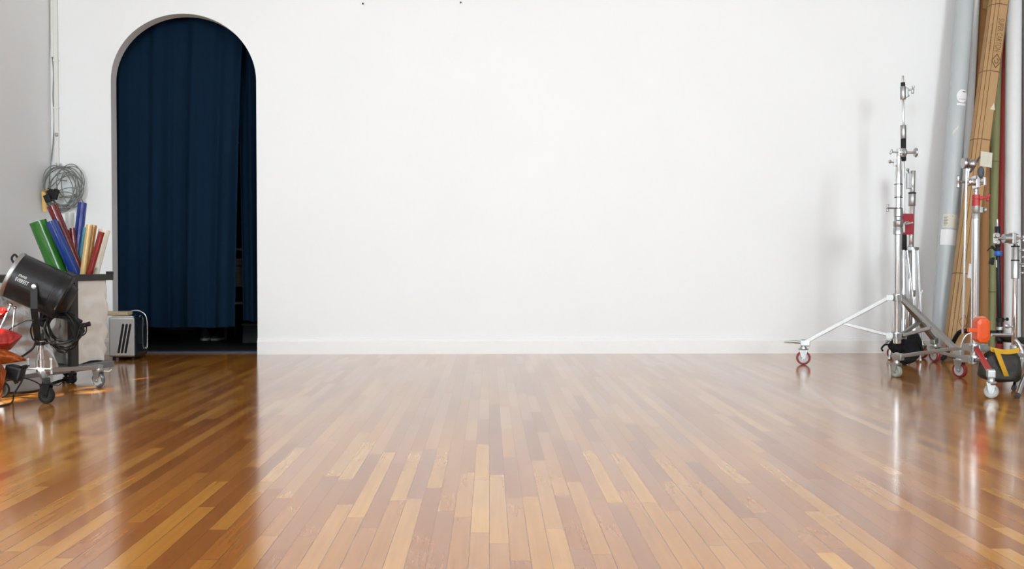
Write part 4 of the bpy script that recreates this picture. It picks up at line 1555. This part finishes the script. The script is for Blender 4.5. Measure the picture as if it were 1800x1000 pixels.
mb.cyl(hD + RT * 0.03, hD + RT * 0.058, 0.008)
mb.box(hD + RT * 0.066 + UP * 0.004, (0.018, 0.03, 0.05), bevel=0.005)
for dz in (-0.014, 0.004, 0.022):
    mb.cyl(hD + RT * 0.03 + UP * dz + FR * 0.02, hD + RT * 0.052 + UP * dz + FR * 0.02, 0.005, n=8)
ghD = part('grip_head', mb, 'chrome', SD)
mb = MB()
mb.tee(hD + RT * -0.03, (-1, -0.05, 0.02), 0.058, 0.036, 0.007)
part('head_handle', mb, 'satin', ghD)
mb = MB()
mb.tube([P(1699.5, 279, 5.74), P(1692.5, 586, 5.74)], 0.0068, 12)
part('grip_arm', mb, 'chrome', SD)
mb = MB()
q = P(1696.5, 287, 5.73)
mb.lathe(q - RT * 0.014, RT, [(0, 0.010), (0, 0.030), (0.010, 0.032), (0.012, 0.024), (0.018, 0.024), (0.020, 0.032), (0.028, 0.030)], 18)
mb.sphere(P(1709, 288, 5.72), 0.026)
mb.bar(P(1706, 283, 5.74), P(1700, 318, 5.75), 0.016, 0.014, 0.003)
part('arm_clamp', mb, 'satin', SD)
mb = MB()
mb.tube(arc([P(1722, 276, 5.72), P(1717, 284, 5.71), P(1713, 293, 5.71), P(1705, 303, 5.73)], 5), 0.006, 8)
mb.sphere(P(1724.5, 303, 5.70), 0.036, 0.52, 0.35, 1.0)
part('rubber_grip', mb, mat('dark_slate_rubber', (0.05, 0.06, 0.075), 0.5), SD, 'dark rubber grip')
mb = MB()
mb.tube(arc([P(1689, 611, 5.85), P(1693, 598, 5.84), P(1699, 589, 5.83), P(1707, 585.5, 5.82), P(1712, 586, 5.80)], 6), 0.0055, 8)
part('wire_hook', mb, 'chrome', SD)

# --- orange block on the front stand
po = P(1724, 580, 5.70)
ob = thing('orange_block', po, 'bright orange chamfered plastic block on the front stand', 'block')


def octo(w, h, c_):
    return [(-w, -h + c_), (-w + c_, -h), (w - c_, -h), (w, -h + c_), (w, h - c_), (w - c_, h), (-w + c_, h), (-w, h - c_)]


mb = MB()
rings = []
for y, k in ((0.05, 0.80), (0.035, 0.97), (-0.030, 1.0), (-0.042, 0.93), (-0.046, 0.60)):
    rings.append([po + Vector((x * k + 0.10 * y, y, z * k)) for x, z in octo(0.040, 0.073, 0.020)])
mb.loop_mesh(rings, smooth=False)
part('body', mb, 'orange', ob)
mb = MB()
mb.box(P(1709, 580, 5.665), (0.050, 0.022, 0.024), bevel=0.004)
part('tab', mb, 'orange', ob)
mb = MB()
rings = []
for y, k in ((0.085, 0.7), (0.075, 0.9), (0.045, 0.9)):
    rings.append([po + Vector((0.026 + x * k, y, 0.014 + z * k)) for x, z in octo(0.042, 0.068, 0.020)])
mb.loop_mesh(rings, smooth=False)
part('back_shell', mb, mat('faded_orange_plastic', (0.72, 0.28, 0.20), 0.4), ob, 'paler back shell')

# --- sandbag with yellow strap
ys = 5.665
bx0, bx1 = P(1722, 640, ys).x, P(1791, 640, ys).x
bz0, bz1 = P(1750, 672, ys).z, P(1750, 614, ys).z
bcx, bcz = (bx0 + bx1) / 2, (bz0 + bz1) / 2


def f_saddle(p):
    x = sq(p.x, 0.55) * (bx1 - bx0) / 2
    z = sq(p.z, 0.55) * (bz1 - bz0) / 2
    th = 0.060 * (1 - 0.45 * p.z)
    y = sq(p.y, 0.8) * th
    pinch = 0.12 * p.x * p.x * p.z
    if p.x < 0:
        x *= 1.0 - 0.22 * (p.z + 0.3)
        z *= 1.0 - 0.45 * p.x * p.x
    return Vector((bcx + x, ys + y, bcz + z - 0.010 * (p.x - 0.2) - (0.012 if p.x < 0 else 0.0) * p.x * p.x))


sy = sack('sandbag', 'dark brown sandbag with yellow strap hanging on the front stand', f_saddle, 'sandbag', (bcx, ys, bz0), 7.0)
mb = MB()
pts = []
for i in range(17):
    t = i / 16
    u, v = 1751 + 22 * t, 613 + 57 * t
    yy = ys - 0.020 - 0.062 * math.sin(PI * min(1, 0.18 + 0.72 * t)) ** 0.7
    pts.append(P(u, v, yy))
rows = []
for a in pts:
    rows.append([a - RT * 0.014, a + RT * 0.014, a + RT * 0.014 + Vector((0, 0.004, 0)), a - RT * 0.014 + Vector((0, 0.004, 0))])
mb.loop_mesh(rows, smooth=True)
part('strap', mb, 'strap', sy, 'yellow webbing strap')
mb = MB()
rows = []
for i in range(15):
    t = i / 14
    a = P(1741 + 50 * t, 613.5 + 5 * math.sin(PI * t * 0.9), ys - 0.036)
    rows.append([a + Vector((0, 0, 0.013)), a - Vector((0, 0, 0.013)) + FR * 0.008, a - Vector((0, 0, 0.013)) + FR * 0.004, a + Vector((0, 0.01, 0.013))])
mb.loop_mesh(rows, smooth=False)
part('trim', mb, 'strap', sy, 'yellow top edging')

# --- C-stand at right edge
YE = 6.02
cE = P(1783, 600, YE)
zE = lambda v: P(1783, v, YE).z
SE = thing('grip_stand', Vector((cE.x, cE.y, 0)), 'chrome grip stand at right edge with folded legs and grip arm', 'stand')
cE0 = Vector((cE.x, cE.y, 0))
mb = MB()
mb.lathe(cE0 + UP * 0.10, UP, [(0, 0.014), (0.003, 0.0165), (zE(488) - 0.10, 0.0165)], 22)
part('column', mb, 'chrome', SE)
mb = MB()
z0 = zE(490)
mb.lathe(cE0 + UP * z0, UP, [(0, 0.019), (0.003, 0.0235), (zE(458) - z0, 0.0235), (zE(457) - z0, 0.0215), (zE(434) - z0, 0.0215), (zE(432) - z0, 0.016), (zE(428) - z0, 0.012)], 24)
for v in (440, 452, 468, 480):
    mb.knob(cE0 + UP * zE(v) + RT * 0.018, (1, -0.35, 0), 0.016, 0.011)
mb.tee(cE0 + UP * zE(440) + RT * 0.02, (1, 0, 0.02), 0.06, 0.02, 0.006)
mb.tee(cE0 + UP * zE(464) + RT * 0.02, (1, 0, 0.02), 0.06, 0.02, 0.006)
part('clamp_sleeve', mb, 'satin', SE)
for v in (433, 457.5):
    mb = MB()
    mb.lathe(cE0 + UP * (zE(v) - 0.004), UP, [(0, 0.022), (0.001, 0.0245), (0.007, 0.0245), (0.008, 0.022)], 24, cap=False)
    part('band', mb, 'rubber', SE, 'black band')
hE = P(1778, 419, YE - 0.02)
mb = MB()
mb.box(hE + RT * 0.006, (0.026, 0.05, 0.068), bevel=0.005)
mb.lathe(hE - RT * 0.052, RT, [(0, 0.012), (0.002, 0.028), (0.046, 0.028), (0.05, 0.02)], 22)
for dz in (-0.024, -0.008, 0.008, 0.024):
    mb.cyl(hE + RT * 0.018 + UP * dz + FR * 0.01, hE + RT * 0.036 + UP * dz + FR * 0.01, 0.005, n=8)
mb.tee(hE + RT * 0.018, (1, 0, 0), 0.055, 0.02, 0.006)
ghE = part('grip_head', mb, 'satin', SE)
mb = MB()
mb.cyl(hE - RT * 0.05, hE - RT * 0.10, 0.007)
mb.lathe(P(1750, 414, YE - 0.04), FR, [(0, 0.010), (0.002, 0.017), (0.024, 0.017), (0.028, 0.012)], 16)
mb.lathe(P(1751, 426, YE - 0.04), FR, [(0, 0.008), (0.002, 0.014), (0.02, 0.014), (0.024, 0.010)], 16)
mb.box(P(1750, 420, YE - 0.03), (0.02, 0.024, 0.05), bevel=0.004)
part('arm_knob', mb, 'chrome', ghE)
mb = MB()
mb.cyl(P(1743, 588.5, YE - 0.01), cE0 + UP * zE(588.5), 0.0095)
mb.cyl(P(1768, 573, YE - 0.01), cE0 + UP * zE(575), 0.006)
mb.lathe(P(1770, 573, YE - 0.02), FR, [(0, 0.014), (0.012, 0.014), (0.016, 0.008)], 14)
part('side_pin', mb, 'chrome', SE)
legs = [[P(1785, 598, YE - 0.015), P(1791, 605, YE - 0.03), P(1797, 621, YE - 0.05), P(1795, 640, 5.93), G(1782, 683, 0.012)],
        [cE0 + UP * 0.16 + RT * 0.02, cE0 + Vector((0.13, -0.10, 0.15)), P(1806, 655, 5.62), G(1788, 697, 0.012)],
        [cE0 + UP * 0.20 + RT * 0.02, cE0 + Vector((0.10, 0.10, 0.21)), cE0 + Vector((0.22, 0.20, 0.14)), cE0 + Vector((0.36, 0.30, 0.012))]]
for lp in legs:
    mb = MB(); mb.tube(arc(lp, 7), 0.0125, 12); part('leg', mb, 'chrome', SE)
    e = Vector(lp[-1]); d = (Vector(lp[-2]) - e).normalized()
    mb = MB(); mb.lathe(e - d * 0.004, d, [(0, 0.010), (0.003, 0.0145), (0.03, 0.0145)], 12); part('foot', mb, 'steelgrey', SE)
mb = MB(); mb.lathe(cE0 + UP * 0.095, UP, [(0, 0.018), (0.004, 0.026), (0.05, 0.026), (0.054, 0.02), (0.09, 0.02), (0.094, 0.026), (0.125, 0.026), (0.13, 0.017)], 20)
part('leg_hub', mb, 'zinc', SE)

# --- black tripod with the blue band
YF = 6.92
zF = lambda v: P(1756, v, YF).z
SF, atF = seg_stand('tripod_stand', 'black tripod pole with blue band before the red roll', P(1757.5, 604, YF), P(1753, 384, YF), [
    (zF(604), zF(560), 0.018, 'black', 'lower_tube'), (zF(562), zF(430), 0.0155, 'black', 'pole'), (zF(434), zF(398), 0.019, 'black', 'head'), (zF(400), zF(385), 0.007, 'zinc', 'pin'), (zF(450), zF(441), 0.026, 'bluetape', 'blue_band')], [], 0)
cF0 = atF(zF(600)); cF0 = Vector((cF0.x, cF0.y, 0))
mb = MB()
mb.bar(atF(zF(445)), atF(zF(432)) - RT * 0.045, 0.018, 0.014, 0.003)
mb.prism([P(1749, 452, YF - 0.01), P(1747, 466, YF - 0.01), P(1739.5, 463, YF - 0.01), P(1743, 453, YF - 0.01)], (0, 0.02, 0))
mb.tube(arc([P(1746, 436, YF - 0.02), P(1740, 436, YF - 0.02), P(1736, 441, YF - 0.02)], 4), 0.004, 6)
part('lever', mb, 'black', SF)
mb = MB()
mb.bar(P(1751.5, 457, YF - 0.022), P(1751.8, 470, YF - 0.022), 0.010, 0.003)
part('sticker', mb, 'paperwhite', SF, 'white sticker strip')
mb = MB()
z = zF(566)
mb.lathe(cF0 + UP * z, UP, [(0, 0.018), (0.003, 0.026), (0.03, 0.026), (0.034, 0.02)], 18)
mb.lathe(cF0 + UP * zF(600), UP, [(0, 0.020), (0.004, 0.030), (0.05, 0.030), (0.056, 0.02)], 18)
mb.knob(cF0 + UP * (z + 0.015) + RT * 0.02, (1, -0.3, 0.2), 0.02, 0.012)
part('hub', mb, 'black', SF)
mb = MB()
mb.lathe(cF0 + UP * zF(580), UP, [(0, 0.019), (0.002, 0.024), (0.022, 0.024), (0.024, 0.019)], 18)
part('ring', mb, 'zinc', SF, 'metal ring')
ft = G(1657, 634)
lp = [cF0 + UP * zF(585) - RT * 0.02, P(1712, 583, 7.05), P(1692, 582, 7.14), P(1683, 588, 7.2), P(1672, 608, 7.28), Vector((ft.x, ft.y, 0.014))]
lp2 = [cF0 + UP * zF(597) + RT * 0.02, P(1778, 598, 6.85), P(1800, 597, 6.82), P(1822, 606, 6.8), P(1838, 640, 6.75)]
lp2[-1].z = 0.014
lp3 = [cF0 + UP * zF(592) + FR * 0.02, cF0 + Vector((0.01, -0.15, zF(592))), cF0 + Vector((0.02, -0.26, zF(600))), cF0 + Vector((0.02, -0.36, 0.014))]
for lp_ in (lp, lp2, lp3):
    mb = MB(); mb.tube(arc(lp_, 7), 0.0165, 12); mb.sphere(lp_[-1], 0.014)
    part('leg', mb, 'black', SF)


# ------------------------------------------------------------------ rolls and cartons leaning in the right corner
def lean(u0, v0, u1, v1, Yb, r, gap=0.012, zt=3.35):
    """axis whose photo line passes (u0, v0) and (u1, v1); foot on the floor at depth Yb, head on the back wall"""
    k = (u1 - u0) / (v1 - v0)
    vb = 500 - 1750 * 0  # placeholder, replaced below
    base = None
    vb = 620.0
    for _ in range(4):
        base = P(u0 + k * (vb - v0), vb, Yb)
        vb += base.z * 1750 / Yb
    Yt = WB - r - gap
    vt = 0.0
    for _ in range(6):
        top = P(u0 + k * (vt - v0), vt, Yt)
        vt += (top.z - zt) * 1750 / Yt
    base.z = r * 0.0
    return base, top


def round_roll(name, label, m, a, b, r, cat='roll', group='rolls leaning in right corner', hollow=True):
    d = (b - a).normalized()
    L = (b - a).length
    a2 = a + d * r * math.sqrt(max(0, 1 - d.z * d.z)) / max(d.z, 0.1)
    st = thing(name, Vector((a.x, a.y, 0)), label, cat, group)
    mb = MB()
    mb.lathe(a2, d, [(0, r * 0.80), (0, r), (L, r), (L, r * 0.80), (L - 0.03, r * 0.80), (L - 0.03, 0.001)], 32, cap=False)
    part('tube', mb, m, st)
    return st, a, d


def patch(mb, a, d, r, t0, t1, a0, a1, n=8):
    """curved label hugging a tube; angles measured from the side facing the camera, + to the right"""
    x = d.cross(Vector((0, -1, 0))).normalized()
    if x.x < 0:
        x = -x
    y = Vector((0, -1, 0)) - d * d.dot(Vector((0, -1, 0)))
    y.normalize()
    mb.grid(n, 2, lambda i, j: a + d * (t0 + (t1 - t0) * j) + (x * math.sin(a0 + (a1 - a0) * i) + y * math.cos(a0 + (a1 - a0) * i)) * (r + 0.0015))
    return x, y


def t_at(a, d, v):
    """distance along the axis where it crosses photo row v"""
    lo, hi = 0.0, 4.0
    for _ in range(40):
        m_ = (lo + hi) / 2
        p = a + d * m_ - Vector((0, 0, CAMH))
        vv = 500 - FPX * p.dot(_u) / p.dot(_f)
        if vv > v:
            lo = m_
        else:
            hi = m_
    return lo


a, b = lean(1652, 590, 1697, 0, 7.58, 0.066, 0.09)
st, a, d = round_roll('plastic_tube', 'thick grey plastic tube with paper labels, leftmost in right corner', 'greytube', a, b, 0.066, 'tube')
mb = MB(); patch(mb, a, d, 0.066, t_at(a, d, 402), t_at(a, d, 378), -1.1, 0.9, 14); part('label', mb, 'paper', st, 'cream printed label')
mb = MB(); patch(mb, a, d, 0.066, t_at(a, d, 432), t_at(a, d, 405), -1.25, 0.75, 14); part('label', mb, 'paperwhite', st, 'white paper wrap')
mb = MB()
x_, y_ = patch(mb, a, d, 0.066, t_at(a, d, 188.5), t_at(a, d, 184), -0.5, 0.5)
tc_ = t_at(a, d, 172)


def on_tube(tx, s, lift=0.0018):
    al = s / 0.066
    return a + d * tx + (x_ * math.sin(al) + y_ * math.cos(al)) * (0.066 + lift)


mb.loop_mesh([[on_tube(tc_ + q * 0.052 * math.sin(2 * PI * i / 28), 0.004 + q * 0.042 * math.cos(2 * PI * i / 28)) for i in range(28)] for q in (0.02, 0.25, 0.5, 0.75, 1.0)], True, False)
part('round_sticker', mb, 'paperwhite', st, 'round white sticker')
mb = MB()
for k, (v, s0, s1) in enumerate(((165.5, 0.0, 0.42), (178, -0.35, 0.5), (184.5, -0.4, 0.35))):
    dx = 0.0026
    ts = t_at(a, d, v)
    patch(mb, a, d, 0.0672, ts, ts + (0.010 if k == 0 else 0.003), s0, s1)
for k in range(9):
    ts = t_at(a, d, 398 - k * 2)
    s0 = -0.95 if k < 8 else -0.1
    patch(mb, a, d, 0.0672, ts, ts + 0.004, s0, (-0.5 if k % 3 else -0.62) if k < 8 else 0.05)
part('printing', mb, 'greyink', st, 'grey printed lines')
mb = MB()
for k in range(3):
    ts = t_at(a, d, 240 - 4 * k)
    vs_ = [mb.bm.verts.new(on_tube(ts + q[0], q[1])) for q in ((0, -0.048 + 0.012 * k), (0.01, -0.036 + 0.012 * k), (0.042, -0.030 + 0.012 * k), (0.030, -0.044 + 0.012 * k))]
    mb.bm.faces.new(vs_)
part('tape_mark', mb, 'paper', st, 'pale torn tape marks')

a, b = lean(1715, 0, 1701, 270, 7.80, 0.030, 0.03)
round_roll('paper_roll', 'slim white roll right behind the thick grey tube', 'whitetube', a, b, 0.030)


def carton(name, label, m, a, b, w, dep, group, chamfer=0.35):
    d = (b - a).normalized()
    x = Vector((1, 0, 0)) - d * d.x
    x.normalize()
    y = x.cross(d).normalized()
    if y.y > 0:
        y = -y                            # y faces the camera
    st = thing(name, Vector((a.x, a.y, 0)), label, 'carton', group)
    hw, hd = w / 2, dep / 2
    c = w * 0.26
    sec = [(-hw, -hd), (hw, -hd), (hw, hd * 0.35), (hw - c * 0.6, hd), (-hw + c * 1.25, hd), (-hw, hd * 0.2)]
    lift = (hd * abs(d.y) + hw * abs(d.x)) / d.z + 0.002
    a2 = a + d * lift
    mb = MB()
    mb.loop_mesh([[a2 + x * p + y * q for p, q in sec], [b + x * p + y * q for p, q in sec]], smooth=False)
    part('box', mb, m, st)
    return st, a2, d, x, y, sec


a, b = lean(1757, 4, 1694, 483, 7.36, 0.06, 0.22)
st, a, d, x, y, sec = carton('long_carton', 'long kraft carton printed SUPER CARTON leaning in right corner', 'kraft', a, b, 0.128, 0.10, 'long cartons leaning in right corner')
hw, hd = 0.064, 0.050
mb = MB()
L = (b - a).length
for p, q in ((sec[4][0], sec[4][1]), (sec[5][0] * 1.0, sec[5][1]), (sec[3][0], sec[3][1]), ((sec[4][0] + sec[5][0]) / 2, (sec[4][1] + sec[5][1]) / 2)):
    o = x * p * 1.004 + y * (q + 0.0006)
    mb.bar(a + o, a + o + d * (L - 0.01), 0.0032, 0.0024)
part('fold_line', mb, 'ink', st, 'dark fold lines')
mb = MB()
for v in (12, 129, 248, 483):
    t = t_at(a, d, v)
    r0 = [a + d * t + x * p * 1.012 + y * q * 1.02 for p, q in sec]
    mb.loop_mesh([r0, [p + d * 0.007 for p in r0]], False, False, smooth=False)
part('strap', mb, 'ink', st, 'dark straps')
mb = MB()
sh = text_shape('SUPER CARTON', 0.072)
Wt = max(p[0] for p in sh[0])
t0, t1 = t_at(a, d, 36), t_at(a, d, 94)
xc = (sec[3][0] + sec[4][0]) / 2
fa = lambda t, s: a + d * t + x * s + y * (hd + 0.0012)
sc_ = (t0 - t1) / Wt
add_shape(mb, sh, lambda px, py: fa(t0 - px * sc_, xc - 0.022 + py * 0.85))
for v0, v1, s, hgt in ((98, 122, xc, 0.036),):
    tm = (t_at(a, d, v0) + t_at(a, d, v1)) / 2
    hh = (t_at(a, d, v0) - t_at(a, d, v1)) / 2
    for k in (1.0,):
        q = [(tm + hh, s), (tm, s + hgt), (tm - hh, s), (tm, s - hgt)]
        for i in range(4):
            p0, p1 = fa(*q[i]), fa(*q[(i + 1) % 4])
            mb.bar(p0, p1, 0.002, 0.0065)
    ringp = [fa(tm + 0.018 * math.cos(t), s + 0.014 * math.sin(t)) for t in [2 * PI * i / 14 for i in range(12)]]
    mb.tube(ringp, 0.003, 5)
# smaller print on the chamfered face, and the same marks again lower down
nx = Vector((sec[5][0] - sec[4][0], sec[5][1] - sec[4][1], 0)); ln_ = nx.length
fb = lambda t, s: a + d * t + x * (sec[4][0] + (sec[5][0] - sec[4][0]) * s / ln_) + y * (sec[4][1] + (sec[5][1] - sec[4][1]) * s / ln_) + (y * 0.8 - x * 0.6) * 0.0012
sh2 = text_shape('SUPER CARTON', 0.03)
W2 = max(p[0] for p in sh2[0])
for v0, v1 in ((44, 98), (498, 552)):
    ta, tb = t_at(a, d, v0), t_at(a, d, v1)
    k = (ta - tb) / W2
    add_shape(mb, sh2, lambda px, py: fb(ta - px * k, 0.036 - py * 0.62))
part('printing', mb, 'ink', st, 'brown printed lettering and diamond')
mb = MB()
tm = t_at(a, d, 565); s = xc + 0.01
q = [(tm + 0.055, s), (tm, s + 0.034), (tm - 0.055, s), (tm, s - 0.034)]
for i in range(4):
    mb.bar(fa(*q[i]), fa(*q[(i + 1) % 4]), 0.002, 0.005)
part('diamond_mark', mb, 'ink', st, 'brown printed diamond')
mb = MB()
t = t_at(a, d, 190)
mb.prism([fa(t - 0.02, 0.010), fa(t - 0.02, 0.050), fa(t + 0.032, 0.034)], y * 0.0008)
part('paper_scrap', mb, 'paper', st, 'pale triangular scrap')
mb = MB()
t = t_at(a, d, 281)
mb.prism([fa(t - 0.058, -0.008), fa(t - 0.058, 0.080), fa(t + 0.055, 0.072), fa(t + 0.055, -0.016)], y * 0.0012)
part('label', mb, 'paper', st, 'cream paper label')
for v0, v1 in ((403, 428), (464, 489)):
    ta, tb = t_at(a, d, v0), t_at(a, d, v1)
    mb = MB()
    mb.prism([fa(tb, 0.006), fa(tb, 0.046), fa(ta, 0.046), fa(ta, 0.006)], y * 0.0012)
    part('label', mb, 'paperwhite', st, 'white paper label')

a, b = lean(1733, 0, 1719, 250, 7.70, 0.03, 0.005)
st, a, d, x, y, sec = carton('long_carton', 'darker brown carton standing behind the printed kraft carton', 'kraft2', a, b, 0.074, 0.056, 'long cartons leaning in right corner')
mb = MB(); mb.prism([a + d * t_at(a, d, 18) + x * -0.036 + y * 0.0292, a + d * t_at(a, d, 18) + x * 0.036 + y * 0.0292, a + d * t_at(a, d, -20) + x * 0.036 + y * 0.0292, a + d * t_at(a, d, -20) + x * -0.036 + y * 0.0292], y * 0.001)
part('tape', mb, 'kraft', st, 'paler tape')

a, b = lean(1730, 330, 1728, 580, 7.58, 0.038, 0.25, 1.75)
round_roll('cardboard_tube', 'orange brown cardboard tube right of the front stand column', 'kraft2', a, b, 0.038, 'tube')
a, b = lean(1750, 230, 1744, 480, 7.62, 0.032, 0.09)
st, a, d = round_roll('paper_roll', 'olive green roll left of the red roll', 'olive', a, b, 0.032)
mb = MB()
for v in (285, 514):
    mb.lathe(a + d * t_at(a, d, v), d, [(0, 0.0322), (0.001, 0.0330), (0.005, 0.0330), (0.006, 0.0322)], 24, cap=False)
part('seam', mb, 'ink', st)
a, b = lean(1764, 270, 1759, 550, 7.69, 0.034, 0.045)
round_roll('paper_roll', 'bright red roll between olive and white rolls', 'redroll', a, b, 0.034)
a, b = lean(1746, 160, 1737, 330, 7.89, 0.020, 0.006)
round_roll('paper_roll', 'dark red roll mostly hidden behind the printed kraft carton', 'dredroll', a, b, 0.020)
a, b = lean(1782, 0, 1779.5, 400, 7.57, 0.058, 0.10)
round_roll('paper_roll', 'thick white roll right of the red roll', 'whitetube', a, b, 0.058)
a, b = lean(1809, 0, 1808, 400, 7.66, 0.052, 0.02)
round_roll('paper_roll', 'taupe roll cut off by right photo edge', 'taupe', a, b, 0.052)
